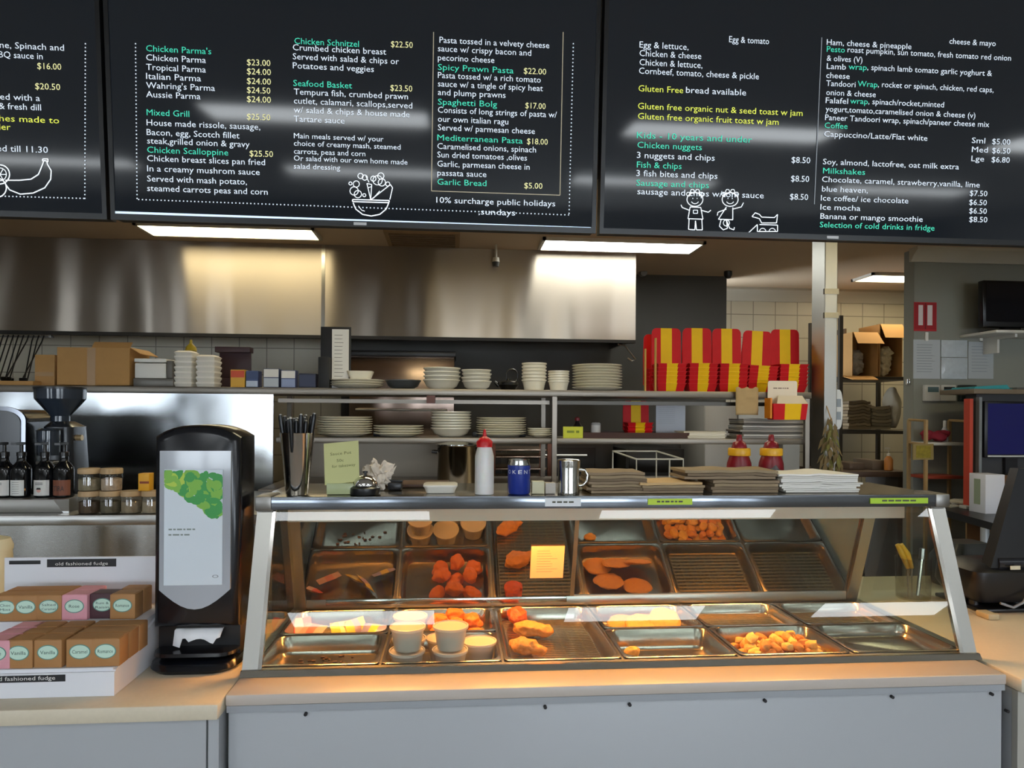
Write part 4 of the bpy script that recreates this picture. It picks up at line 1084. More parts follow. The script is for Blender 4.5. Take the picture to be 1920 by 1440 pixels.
# ------------------------------------------------------------------ stainless pass with two shelves
PY = 3.6
SZ1 = S(900, 730, PY).z; SZ2 = S(800, 821, PY).z
px0 = -3.4; px1 = S(1522, 740, PY).x
pw = S(1040, 800, PY).x
p2 = S(523, 800, PY).x
BZ2 = 1.24
SH = steel('shelf_steel', '#948c82', .42)
t = thing('pass_bench', 'stainless steel kitchen pass bench with two long shelves of crockery', 'kitchen bench', (.2, PY + .2, 0))
part('upper_shelf', MB().box(px0, px1, PY, PY + .41, SZ1 - .034, SZ1, .003), SH, t)
part('lower_shelf', MB().box(p2 - .02, pw - .012, PY + .02, PY + .34, SZ2 - .03, SZ2, .003), SH, t)
part('lower_shelf', MB().box(pw + .014, px1 - .02, PY + .02, PY + .34, SZ2 - .03, SZ2, .003), SH, t)
for xa, ya in ((pw, PY + .012), (pw - .02, PY + .32), (px1 - .022, PY + .012), (px1 - .022, PY + .315), (p2 - .02, PY + .315)):
    part('post', MB().box(xa - .012, xa + .012, ya - .011, ya + .012, BZ2, SZ1 - .0345), SH, t, 0)
part('under_rail', MB().box(p2 - .02, pw - .02, PY + .06, PY + .085, SZ1 - .075, SZ1 - .055), SH, t, 0)
part('under_rail', MB().box(pw + .02, px1 - .03, PY + .06, PY + .085, SZ1 - .075, SZ1 - .055), M('#55514b', .4, .8), t, 0)
part('bench_top', MB().box(p2 - .02, px1, PY - .3, PY + .36, BZ2 - .04, BZ2, .003), SH, t)
part('bench_front', MB().box(p2 - .01, px1 - .01, PY - .28, PY + .34, .0, BZ2 - .0405), STEEL_D, t, 0)
sx0, sx1 = S(588, 860, PY + .345).x, S(885, 860, PY + .345).x
part('back_panel', MB().box(sx0 - .15, sx1 - .05, PY + .345, PY + .355, BZ2, SZ2 - .031), M('#a09689', .4, .3), t, 0)
MIR = steel('mirror_steel', '#bfc2c4', .2, .1, 2.2, (1, 1, .6), .05)
part('splash_panel', MB().box(px0, p2 - .032, PY + .012, PY + .03, BZ2 - .25, SZ1 - .0345), MIR, t, 0)
part('order_rail_clip', MB().box(S(800, 745, PY).x, S(816, 745, PY).x, PY - .012, PY + .06, SZ1 - .075, SZ1 - .0345), M('#5b2f20', .4), t)

# ---- crockery prototypes
def plate_profile(r, h=.022):
    return [(r * .55, .0), (r * .58, .0015), (r * .62, .003), (r * .98, h - .002), (r, h), (r * .985, h + .002), (r * .62, .0055), (r * .3, .0045), (0, .0045)]
def bowl_profile(r, h):
    return [(r * .5, 0), (r * .55, .002), (r * .82, h * .35), (r * .95, h * .85), (r, h * .9), (r, h), (r - .003, h), (r * .93, h * .8), (r * .78, h * .38), (r * .45, .008), (0, .007)]
def cup_profile(r, h):
    return [(r * .7, 0), (r * .78, .003), (r * .86, h * .5), (r * .94, h * .84), (r, h * .88), (r, h), (r - .003, h), (r * .83, h * .45), (r * .68, .008), (0, .006)]
def stack(kind, prof, n, dz, px, y, z, where, cat, group, mat=CERAMIC, jit=.002, name=None, tilt=0):
    x = S(px, 775, y).x
    proto = None
    for k in range(n):
        lab = '%s, %s of %s' % (kind, level(k, n) if n > 1 else 'the only one', where)
        if n == 1: lab = '%s %s' % (kind, where)
        loc = Vector((x + rnd(-jit, jit), y + rnd(-jit, jit), z + .0006 + k * dz))
        if proto is None:
            m = MB().lathe(prof, (0, 0, 0), 32)
            proto = one(name, m, mat, lab, cat, None, group if n > 1 else None, 40); proto.location = loc
        else: dup(proto, loc, (0, 0, rnd(0, 3)), lab, group)
pxw = lambda px, w_, y: (S(px + w_ / 2, 775, y).x - S(px - w_ / 2, 775, y).x)
YS = PY + .16
stack('large white plate', plate_profile(pxw(669, 102, YS) / 2), 3, .0125, 669, YS, SZ1, 'the low stack beside the black menu holder', 'plate', 'plates by the menu holder', name='dinner_plate')
stack('slate grey bowl', bowl_profile(pxw(756, 68, YS) / 2, .05), 1, .02, 756, YS, SZ1, 'on the upper shelf between white plates and bowls', 'bowl', 'g', M('#4a4e50', .35), name='serving_bowl')
stack('white bowl', bowl_profile(pxw(828, 70, YS) / 2, .055), 4, .021, 828, YS, SZ1, 'the wide bowl stack on the upper shelf', 'bowl', 'wide bowls on the upper shelf', name='soup_bowl')
stack('white bowl', bowl_profile(pxw(893, 56, YS) / 2, .05), 4, .02, 893, YS, SZ1, 'the narrower bowl stack right of the wide ones', 'bowl', 'narrow bowls on the upper shelf', name='soup_bowl', jit=.004)
stack('white cup', cup_profile(pxw(1001, 47, YS) / 2, .06), 6, .018, 1001, YS, SZ1, 'the tall white cup stack on the upper shelf', 'cup', 'tall cup stack', name='cup', jit=.0004)
stack('white cup', cup_profile(pxw(1047, 40, YS) / 2, .055), 5, .0135, 1047, YS, SZ1, 'the short white cup stack beside the tall one', 'cup', 'short cup stack', name='cup', jit=.0004)
stack('white plate', plate_profile(pxw(1119, 93, YS) / 2, .02), 9, .0152, 1119, YS, SZ1, 'the tall plate stack left of the red cartons', 'plate', 'tall plate stack on the upper shelf', name='dinner_plate')
YL = PY + .16
stack('white plate', plate_profile(pxw(647, 103, YL) / 2, .02), 8, .012, 647, YL, SZ2, 'the lower shelf stack behind the steel tumbler', 'plate', 'plates behind the tumbler', name='dinner_plate')
stack('white plate', plate_profile(pxw(748, 95, YL) / 2, .02), 4, .013, 748, YL, SZ2, 'the low lower shelf stack left of the bowls', 'plate', 'low plate stack on the lower shelf', name='dinner_plate')
stack('white bowl', bowl_profile(pxw(846, 76, YL) / 2, .05), 7, .0145, 846, YL, SZ2, 'the tall bowl stack on the lower shelf', 'bowl', 'bowl stack on the lower shelf', name='pasta_bowl')
stack('white plate', plate_profile(pxw(940, 94, YL) / 2, .02), 8, .012, 940, YL, SZ2, 'the lower shelf stack behind the red capped bottle', 'plate', 'plates behind the squeeze bottle', name='dinner_plate')
stack('small white plate', plate_profile(pxw(1012, 46, YL) / 2, .016), 4, .0105, 1012, YL, SZ2, 'the lower shelf pile beside the post', 'plate', 'small plates beside the post', name='side_plate')
for k, pxx in enumerate((700, 893, 985)):
    q = S(pxx, 815, PY + .05)
    one('plate_rest', MB().box(q.x - .018, q.x + .018, PY + .2, PY + .26, SZ2 + .0005, SZ2 + .03, .004), BLACK, ['small black block between the first two plate stacks', 'small black block left of the plates behind the squeeze bottle', 'small black block right of the plates behind the squeeze bottle'][k], 'block', (q.x, PY + .23, SZ2))
# square white dish on the low plates
xq = S(676, 690, YS).x; zq = SZ1 + .0006 + 2 * .0125 + .0245
one('square_dish', MB().loft([rr(.1, .1, .02, zq, xq, YS), rr(.135, .13, .03, zq + .045, xq, YS), rr(.129, .124, .028, zq + .045, xq, YS), rr(.095, .095, .018, zq + .006, xq, YS)]), CERAMIC, 'square white dish on top of the low plates beside the menu holder', 'dish', (xq, YS, zq))
# black pots
xk = S(953, 700, YS).x
t = thing('black_teapot', 'small black pot with a ring handle between white bowls and cups', 'pot', (xk, YS, SZ1))
part('pot_body', MB().lathe([(.03, .0005), (.04, .004), (.058, .03), (.056, .045), (.045, .05), (.012, .055), (.01, .064), (0, .066)], (xk, YS, SZ1), 24), M('#131315', .25), t)
part('handle', MB().tube([(xk + .02 + .032 * math.cos(a), YS, SZ1 + .075 + .042 * math.sin(a)) for a in [i * 2 * PI / 14 - 1.2 for i in range(13)]], .005), M('#131315', .3), t)
part('spout', MB().cyl((xk - .05, YS, SZ1 + .025), (xk - .075, YS, SZ1 + .048), .012, .007), M('#131315', .25), t)
# black menu holder with paper
a, b, c_, d_ = S(597, 720, PY + .1), S(655, 720, PY + .1), S(654, 617, PY + .1), S(599, 610, PY + .1)
mw = b.x - a.x; mh = d_.z - SZ1
t = thing('menu_holder', 'tall black menu holder with a white printed page on the upper shelf', 'menu holder', (a.x, PY + .1, SZ1))
part('spine', MB().box(a.x, a.x + mw * .36, PY + .09, PY + .15, SZ1 + .0005, SZ1 + mh * .5, .003), BLACK_M, t)
part('back_board', MB().box(a.x, a.x + mw, PY + .151, PY + .156, SZ1 + .0005, SZ1 + mh, .002), BLACK_M, t)
m = MB(); m.box(a.x + mw * .38, a.x + mw * .93, PY + .147, PY + .1505, SZ1 + .0005, SZ1 + mh * .96); m.mi = 1
for k in range(12):
    z = SZ1 + mh * (.86 - .06 * k); m.quad((a.x + mw * .46, PY + .1465, z), (a.x + mw * rnd(.65, .85), PY + .1465, z), (a.x + mw * .75, PY + .1465, z + .003), (a.x + mw * .46, PY + .1465, z + .003))
part('page', m, [PAPER, M('#8f8d8a', .7)], t, 0)
# ---- left end of the upper shelf
def carton(name, p, y, d, mat, label, cat, extra=None, zb=SZ1):
    x0, x1, z0, z1 = RC(*p, y)
    t = thing(name, label, cat, ((x0 + x1) / 2, y, zb))
    return t, x0, x1, zb + .0006, z1
t, x0, x1, z0, z1 = carton('cardboard_box', (107, 640, 258, 719), PY + .06, .2, CARD, 'large open cardboard box at the left end of the upper shelf', 'cardboard box')
xs_ = x0 + (x1 - x0) * .9
zf = z0 + (z1 - z0) * .86
m = MB(); th_ = .005
m.box(x0, xs_, PY + .06, PY + .06 + th_, z0, zf); m.box(x0, xs_, PY + .29 - th_, PY + .29, z0, zf); m.box(x0, x0 + th_, PY + .06 + th_, PY + .29 - th_, z0, zf); m.box(xs_ - th_, xs_, PY + .06 + th_, PY + .29 - th_, z0, zf); m.box(x0, xs_, PY + .06, PY + .29, z0, z0 + th_)
part('box_body', m, CARD, t, 0)
xm_ = x0 + (xs_ - x0) * .47
part('flap', MB().add([(xm_, PY + .061, zf), (xs_, PY + .061, zf), (xs_, PY + .09, z1), (xm_, PY + .09, z1), (xm_, PY + .066, zf), (xs_, PY + .066, zf), (xs_, PY + .095, z1), (xm_, PY + .095, z1)], [[0, 1, 2, 3], [7, 6, 5, 4], [0, 4, 5, 1], [1, 5, 6, 2], [2, 6, 7, 3], [3, 7, 4, 0]]), CARD, t, 0)
part('flap', MB().add([(xs_, PY + .07, zf), (xs_, PY + .28, zf), (x1 + .01, PY + .28, zf - .03), (x1 + .01, PY + .07, zf - .03), (xs_, PY + .07, zf + .004), (xs_, PY + .28, zf + .004), (x1 + .01, PY + .28, zf - .026), (x1 + .01, PY + .07, zf - .026)], [[0, 1, 2, 3], [7, 6, 5, 4], [0, 4, 5, 1], [1, 5, 6, 2], [2, 6, 7, 3], [3, 7, 4, 0]]), CARD, t, 0)
part('tape', MB().box(xm_ - .02, xm_ + .02, PY + .0592, PY + .0599, z0 + .002, zf - .002), M('#a8814d', .35), t, 0)
t, x0, x1, z0, z1 = carton('cardboard_box', (65, 665, 107, 719), PY + .1, .2, CARD, 'small cardboard box left of the large open one', 'cardboard box')
part('box_body', MB().box(x0, x1 - .012, PY + .1, PY + .28, z0, z1, .002), CARD, t)
part('tape', MB().box(x0 + .002, x1 - .016, PY + .0992, PY + .0999, z0 + .05, z0 + .07), M('#a8814d', .4), t, 0)
one('cardboard_sheet', MB().box(S(-60, 712, PY + .03).x, S(62, 712, PY + .03).x, PY + .03, PY + .3, SZ1 + .0006, SZ1 + .022, .002), CARD, 'flat cardboard piece on the shelf under the hanging ladles', 'cardboard', (S(0, 712, PY + .03).x, PY + .15, SZ1))
t, x0, x1, z0, z1 = carton('napkin_holder', (248, 672, 323, 720), PY + .05, .1, WHITE, 'grey tray holding a block of white napkins on the upper shelf', 'napkin holder')
part('tray', MB().box(x0, x1, PY + .06, PY + .2, z0, z0 + (z1 - z0) * .3, .004), M('#77746e', .4, .5), t)
part('side_plate', MB().box(x1 - .03, x1 - .002, PY + .055, PY + .2, z0 + (z1 - z0) * .3, z1 - .01, .003), M('#6d6a64', .5, .4), t)
part('napkin_block', MB().box(x0 + .008, x1 - .034, PY + .058, PY + .19, z0 + (z1 - z0) * .3, z1 - .024, .003).box(x0 + .005, x1 - .034, PY + .058, PY + .19, z1 - .019, z1, .003), PAPER, t)
# takeaway box stacks
for nm, p, n, gl in (('tall', (326, 657, 361, 720), 7, 'tall white takeaway box stack'), ('short', (367, 665, 404, 720), 6, 'short white takeaway box stack')):
    x0, x1, z0, z1 = RC(*p, PY + .08); z0 = SZ1 + .0006; h_ = (z1 - z0) / n; xc = (x0 + x1) / 2; wd = x1 - x0
    for k in range(n):
        zz = z0 + h_ * k; top = k == n - 1
        t = thing('takeaway_box', 'white takeaway box, %s of the %s stack beside the napkin holder' % (level(k, n), nm), 'takeaway box', (xc, PY + .13, zz), gl)
        part('box_base', MB().loft([rr(wd * .86, .1, .008, zz, xc, PY + .13, 2), rr(wd, .115, .01, zz + h_ * .62, xc, PY + .13, 2)]), M('#e6e2d8', .6), t)
        part('box_lid', MB().loft([rr(wd * 1.02, .117, .01, zz + h_ * .63, xc, PY + .13, 2), rr(wd * (.7 if top else .98), .09 if top else .112, .01, zz + h_ * .985, xc, PY + .13, 2)]), M('#eeeae0', .55), t)
def packet(p, cols, label, y=PY + .07, name='packet', d=.07):
    x0, x1, z0, z1 = RC(*p, y); z0 = SZ1 + .0006; m = MB(); n = len(cols)
    m.box(x0, x1, y, y + d, z0, z1, .002)
    fr_ = 0
    for i, (c_, f) in enumerate(cols[1:], 1):
        m.mi = i; m.box(x0 + .002, x1 - .002, y - .0012, y - .0002, z0 + (z1 - z0) * f[0], z0 + (z1 - z0) * f[1])
    one(name, m, [M(cols[0], .45)] + [M(c_[0], .45) for c_ in cols[1:]], label, name.replace('_', ' '), ((x0 + x1) / 2, y, z0), smooth=30)
packet((432, 693, 459, 722), ['#d9a52a', ('#d9a52a', (.02, .55)), ('#cc4a1e', (.56, .95))], 'small yellow and red packet on the upper shelf')
packet((461, 695, 484, 721), ['#3d4f7c', ('#33456f', (.5, .95)), ('#b9c4d8', (.05, .4))], 'small dark blue packet beside the yellow and red one')
packet((494, 691, 523, 720), ['#3a4566', ('#e1ddd6', (.55, .97)), ('#b8bfc7', (.05, .5))], 'small white and blue tin beside the blue packet', name='tin')
packet((527, 694, 554, 720), ['#42507c', ('#e4e1dc', (.55, .96)), ('#8e9cc0', (.05, .5))], 'small white and blue tin nearest the menu holder', name='tin')
packet((560, 700, 592, 719), ['#23283f', ('#2c3350', (.1, .9))], 'low dark blue box in the shade beside the menu holder', name='storage_box')
# dark red trays stack behind
x0, x1, z0, z1 = RC(403, 650, 470, 720, PY + .26)
for k in range(3):
    zz = [SZ1 + .0006, SZ1 + .06, SZ1 + .075][k]
one('menu_rack', MB().box(x0, x1, PY + .25, PY + .33, SZ1 + .0006, SZ1 + (z1 - SZ1) * .25, .002).box(x0 + .01, x1 - .01, PY + .3, PY + .31, SZ1 + (z1 - SZ1) * .25, z1 - .03, .001).box(x0 - .002, x1 - .005, PY + .26, PY + .33, z1 - .03, z1, .002), M('#3b2429', .5), 'dark maroon rack behind the small packets', 'rack', ((x0 + x1) / 2, PY + .3, SZ1))
# yellow topped bottle behind
x0 = S(358, 650, PY + .28).x; z1 = S(358, 637, PY + .28).z
t = thing('oil_bottle', 'yellow capped bottle showing above the white takeaway boxes', 'bottle', (x0, PY + .28, SZ1))
part('bottle_body', MB().lathe([(.03, .0006), (.033, .005), (.033, .12), (.03, z1 - SZ1 - .06)], (x0, PY + .28, SZ1), 16), M('#8f7a34', .3), t)
part('cap', MB().lathe([(.031, z1 - SZ1 - .06), (.026, z1 - SZ1 - .04), (.008, z1 - SZ1 - .02), (.006, z1 - SZ1)], (x0, PY + .28, SZ1), 16), M('#b39a2c', .4), t)
# ---- red and yellow snack boxes
RED, YEL = M('#c8141c', .55, var=.12, scale=18, spec=.25), M('#eec010', .55, var=.06, scale=25, spec=.25)
SW = pxw(1318, 57, YS)
def snack_proto():
    t = thing('snack_box', 'x', 'snack box', (0, 0, 0))
    m = MB(); n = 9
    xsl = [-.5, -.36, -.19, -.17, 0, .17, .19, .36, .5]
    # open base, tapering
    hb = .05; wb, wt, db, dt = SW * .8, SW * .94, .078, .108
    def ring(w_, d_, z):
        return [Vector((x * w_, -d_ / 2, z)) for x in xsl] + [Vector((x * w_, d_ / 2, z)) for x in xsl[::-1]]
    L = [ring(wb, db, 0), ring(wt, dt, hb - .003), ring(SW * .985, dt + .006, hb - .003), ring(SW * .985, dt + .006, hb), ring(wt - .004, dt - .004, hb), ring(wb - .004, db - .004, .002)]
    m.loft(L)
    ncol = len(xsl) * 2
    for i, f in enumerate(m.f):
        if len(f) == 4:
            cx = sum(m.v[j].x for j in f) / 4
            if abs(cx) < .2 * SW: m.m[i] = 1
    part('box_base', m, [RED, YEL], t, 0)
    # rounded lid standing up behind
    m = MB(); hl = .258; rcr = .03; pts = []
    W2 = SW * .97 / 2
    cols = [-1, -.98, -.92, -.82, -.7, -.38, .38, .7, .82, .92, .98, 1]
    top = lambda c_: hl - rcr * (0 if abs(c_) < .7 else 1 - math.sqrt(max(0, 1 - ((abs(c_) - .7) / .3) ** 2)))
    for y in (dt / 2 + .003, dt / 2 + .0055):
        for c_ in cols: pts += [(c_ * W2, y, hb - .004), (c_ * W2, y + .006, top(c_))]
    k = len(cols); fs = []; mi = []
    for s_ in (0, 1):
        for i in range(k - 1):
            o = s_ * 2 * k + 2 * i; fs.append([o, o + 2, o + 3, o + 1]); mi.append(1 if abs(cols[i] + cols[i + 1]) < .1 else 0)
    for i in range(k - 1):
        for e in (0, 1): fs.append([2 * i + e, 2 * i + 2 + e, 2 * k + 2 * i + 2 + e, 2 * k + 2 * i + e]); mi.append(1 if abs(cols[i] + cols[i + 1]) < .1 else 0)
    fs += [[0, 1, 2 * k + 1, 2 * k], [2 * k - 2, 2 * k - 1, 4 * k - 1, 4 * k - 2]]; mi += [0, 0]
    m.add(pts, fs); m.m = mi
    part('box_lid', m, [RED, YEL], t, 0)
    return t
SP0 = None
NB = 6
for ci, (px, dz_, ang, word) in enumerate(((1259, 0, 0, 'first'), (1318, .006, 0, 'second'), (1375, .006, .02, 'third'), (1429, -.022, -.09, 'fourth'), (1487, .008, 0, 'rightmost'))):
    x = S(px, 700, YS).x
    for k in range(NB):
        rot = Matrix.Rotation(.045, 4, 'Y') @ Matrix.Rotation(-.03, 4, 'Z') if ang < -.05 else Matrix.Identity(4)
        loc = Vector((x, YS + .05, SZ1 + (.0065 if ang < -.05 else .0008))) + rot @ Vector((0, -.0028 * k, k * (.0215 + dz_ / 9)))
        lb = 'red and yellow snack box, %s of the %s stack from the left' % (level(k, NB), word)
        if SP0 is None:
            SP0 = snack_proto(); SP0.location = loc; SP0['label'] = lb; SP0['group'] = 'nested snack boxes on the upper shelf'
        else: dup(SP0, loc, rot.to_euler(), lb, 'nested snack boxes on the upper shelf')
# turned stack at the left end
x = S(1238, 700, YS + .17).x
for k in range(5): dup(SP0, (x, YS + .172 - .0028 * k, SZ1 + .0008 + k * .0215), (0, 0, 0), 'red and yellow snack box, %s of the stack behind the first' % level(k, 5), 'snack boxes behind the first stack')
for k, px in enumerate((1207, 1226)):
    x = S(px, 670, YS).x; z1 = S(px, 655 - 20 * k, YS).z
    one('cardboard_divider', MB().box(x - .0035, x + .0035, YS - .04, YS - .02, SZ1 + .0006, z1), M('#c29a4e', .7), ['thin yellowish card edge at the left of the red snack boxes', 'thin yellowish card edge just left of the first snack box stack'][k], 'card', (x, YS, SZ1), smooth=0)
# one nested stack on the lower shelf
x = S(1199, 790, YL).x; s_ = .97 * pxw(1199, 52, YL) / SW
for k in range(3): dup(SP0, (x, YL + .03 - .003 * k, SZ2 + .0125 + k * .024 * s_), (0, 0, 0), 'red and yellow snack box, %s of the lower shelf tray stack' % level(k, 3), 'snack boxes on the lower shelf', (s_, s_, .58))
# open display snack box hanging on the shelf edge
q = S(1478, 780, PY - .08)
t = thing('sample_snack_box', 'open red and yellow snack box with a handwritten cream lid at the shelf edge', 'snack box', (q.x, PY - .07, SZ1))
x0, x1, z0, z1 = RC(1450, 757, 1515, 787, PY - .1)
m = MB(); 
def ringb(w0, w1, y0, y1, z): 
    xs2 = [w0 + (w1 - w0) * f for f in (0, .18, .34, .36, .62, .64, .82, 1)]
    return [Vector((x_, y0, z)) for x_ in xs2] + [Vector((x_, y1, z)) for x_ in xs2[::-1]]
m.loft([ringb(x0 + .006, x1 - .006, PY - .09, PY - .02, z0), ringb(x0, x1, PY - .1, PY - .012, z1), ringb(x0 + .003, x1 - .003, PY - .097, PY - .015, z1), ringb(x0 + .008, x1 - .008, PY - .088, PY - .022, z0 + .003)])
for i, f in enumerate(m.f):
    if len(f) == 4:
        cxx = (sum(m.v[j].x for j in f) / 4 - x0) / (x1 - x0)
        if .34 < cxx < .75: m.m[i] = 1
part('box_base', m, [RED, YEL], t, 0)
lx0, lx1, lz0, lz1 = RC(1441, 714, 1496, 760, PY - .02)
m = MB(); m.loft([[Vector((p_.x, y, p_.y)) for p_ in rr(lx1 - lx0, lz1 - lz0, .012, 0, (lx0 + lx1) / 2, (lz0 + lz1) / 2)] for y in (PY - .012, PY - .009)])
m.mi = 1; dashes(m, (lx0 + .03, PY - .0126, lz0 + (lz1 - lz0) * .68), (1, 0, 0), (0, 0, 1), .085, .005, 2)
part('inner_lid', m, [M('#e9dcc8', .6), M('#6b5a4c', .6)], t, 0)
part('side_flap', MB().box(x0 - .012, x0 - .001, PY - .09, PY - .02, z0 + .006, z1 + .03, .002), M('#e08a1c', .5), t, 0)
part('front_rim', MB().add([(x0 + .02, PY - .1005, z1), (x1, PY - .1005, z1), (x1 + .004, PY - .03, z1 + .045), (x0 + .06, PY - .03, z1 + .045), (x0 + .02, PY - .099, z1), (x1, PY - .099, z1), (x1 + .004, PY - .0285, z1 + .045), (x0 + .06, PY - .0285, z1 + .045)], [[0, 1, 2, 3], [7, 6, 5, 4], [0, 4, 5, 1], [1, 5, 6, 2], [2, 6, 7, 3], [3, 7, 4, 0]]), M('#e9dcc8', .6), t, 0)
part('hook', MB().box(x0 + .05, x0 + .08, PY - .009, PY - .0005, SZ1 - .03, SZ1 + .004), STEEL_D, t, 0)
# kraft bag hanging
x0, x1, z0, z1 = RC(1380, 727, 1422, 778, PY - .02)
m = MB(); nx, ny = 8, 10
vs = [(x0 + (x1 - x0) * i / nx, PY - .016 + .008 * noise.noise(Vector((i * .5, j * .7, 2))), z0 + (z1 - z0) * j / ny + (.006 * math.sin(i * 2) if j == ny else 0)) for i in range(nx + 1) for j in range(ny + 1)]
m.add(vs, [[i * (ny + 1) + j, (i + 1) * (ny + 1) + j, (i + 1) * (ny + 1) + j + 1, i * (ny + 1) + j + 1] for i in range(nx) for j in range(ny)])
o = one('paper_bag', m, M('#b59a6e', .8), 'creased kraft paper bag pinned to the edge of the upper shelf', 'paper bag', ((x0 + x1) / 2, PY - .016, z0), smooth=80)
so = o.modifiers.new('thick', 'SOLIDIFY'); so.thickness = .002
# ---- lower shelf, right section
q0, q1 = S(1086, 815, PY + .06).x, S(1292, 815, PY + .06).x
one('serving_tray', MB().loft([rr(q1 - q0 - .01, .24, .02, SZ2 + .0006, (q0 + q1) / 2, PY + .16), rr(q1 - q0, .25, .02, SZ2 + .03, (q0 + q1) / 2, PY + .16), rr(q1 - q0 - .008, .242, .02, SZ2 + .03, (q0 + q1) / 2, PY + .16), rr(q1 - q0 - .016, .232, .018, SZ2 + .006, (q0 + q1) / 2, PY + .16)]), M('#4a3029', .45), 'dark brown serving tray on the lower shelf under the white sheet', 'tray', ((q0 + q1) / 2, PY + .16, SZ2))
x0, x1, z0, z1 = RC(1056, 800, 1093, 824, PY + .03)
m = MB(); m.box(x0, x1, PY + .03, PY + .034, SZ2 + .0006, z1); m.mi = 1
dashes(m, (x0 + .02, PY + .0294, SZ2 + .028), (1, 0, 0), (0, 0, 1), (x1 - x0) * .62, .012, 5)
one('price_card', m, [M('#c9cf3a', .6), M('#7b8a22', .6)], 'small lime yellow card on the lower shelf right of the post', 'card', ((x0 + x1) / 2, PY + .03, SZ2), smooth=0)
xk = S(1117, 800, PY + .22).x
t = thing('salt_shaker', 'white shaker pot standing on the brown tray', 'shaker', (xk, PY + .22, SZ2 + .0065))
part('shaker_body', MB().lathe([(.026, 0), (.028, .003), (.027, .06)], (xk, PY + .22, SZ2 + .0067), 20), WHITE, t)
part('shaker_top', MB().lathe([(.0275, .06), (.028, .068), (.02, .075), (.0, .076)], (xk, PY + .22, SZ2 + .0067), 20), M('#b9b7b2', .4), t)
xk = S(1083, 785, PY + .28).x
t = thing('sauce_bottle', 'dark bottle with a red cap lying behind the lime card', 'bottle', (xk, PY + .27, SZ2))
part('bottle_body', MB().lathe([(.03, .0006), (.032, .01), (.03, .055), (.014, .08), (.012, .09)], (xk, PY + .29, SZ2), 16), M('#241a1c', .3), t)
part('cap', MB().lathe([(.015, .09), (.015, .105), (.006, .112)], (xk, PY + .29, SZ2), 16), M('#8a1c2a', .4), t)
x0, x1, z0, z1 = RC(1230, 758, 1285, 806, PY + .26)
m = MB(); m.box(x0, x1, PY + .26, PY + .262, SZ2 + .0068, z1); m.mi = 1
for k in range(9): m.quad((x0 + .012, PY + .2594, z1 - .02 - k * .011), (x0 + .11, PY + .2594, z1 - .02 - k * .011), (x0 + .11, PY + .2594, z1 - .0185 - k * .011), (x0 + .012, PY + .2594, z1 - .0185 - k * .011))
one('printed_sheet', m, [M('#c9ccd3', .7), M('#a3a6ae', .7)], 'white printed sheet standing beside the red carton on the lower shelf', 'sheet', ((x0 + x1) / 2, PY + .26, SZ2), smooth=0)
def bagpile(px, wpx, y, z, n, dz, d, mats, label, group, name='paper_bag', cat='paper bag', jit=.006, crease=.003):
    xa, xb = S(px - wpx / 2, 775, y).x, S(px + wpx / 2, 775, y).x; xc = (xa + xb) / 2; w_ = xb - xa
    for k in range(n):
        m = MB(); nx = 8; vs = []; fs = []
        jx, jy = rnd(-jit, jit), rnd(-jit, jit); ww = w_ * rnd(.9, 1.0); sd = rnd(0, 50)
        for s_ in (0, 1):
            for i in range(nx + 1):
                for yy in (0, 1):
                    zz = z + .0006 + k * dz + s_ * dz * .86 + (0 if k == 0 and s_ == 0 else crease) * (noise.noise(Vector((i * .45, yy * 2, k * .04 + px))))
                    vs.append((xc - ww / 2 + jx + ww * i / nx, y + jy + d * yy, zz))
        N = (nx + 1) * 2
        for i in range(nx):
            a_ = i * 2
            fs += [[a_, a_ + 1, a_ + 3, a_ + 2], [N + a_, N + a_ + 2, N + a_ + 3, N + a_ + 1], [a_, a_ + 2, N + a_ + 2, N + a_], [a_ + 1, N + a_ + 1, N + a_ + 3, a_ + 3]]
        fs += [[0, N, N + 1, 1], [2 * nx, 2 * nx + 1, N + 2 * nx + 1, N + 2 * nx]]
        m.add(vs, fs)
        one(name, m, mats[k % len(mats)] if not callable(mats) else mats(k), '%s, %s of %s' % (label[0], level(k, n), label[1]), cat, (xc, y, z + k * dz), group, 30)
WB = [M('#ddd6c6', .8), M('#d5ccb9', .8), M('#e4dfd2', .8)]
bagpile(1322, 80, PY + .05, SZ2, 5, .0075, .16, WB, ('white paper bag', 'the flat pile on the lower shelf'), 'white bags on the lower shelf', jit=.01)
GB = [M('#8f8a82', .7), M('#c9c4bb', .7), M('#5d5750', .7), M('#a79e92', .7)]
bagpile(1450, 122, PY + .06, SZ2, 9, .012, .2, GB, ('grey wrapping bag', 'the mixed pile under the sample snack box'), 'wrapping bags under the sample box', jit=.004)

# ------------------------------------------------------------------ things on top of the warmer
TZ = TOPZ1
def S2(px, y): return S(px, 915, y).x
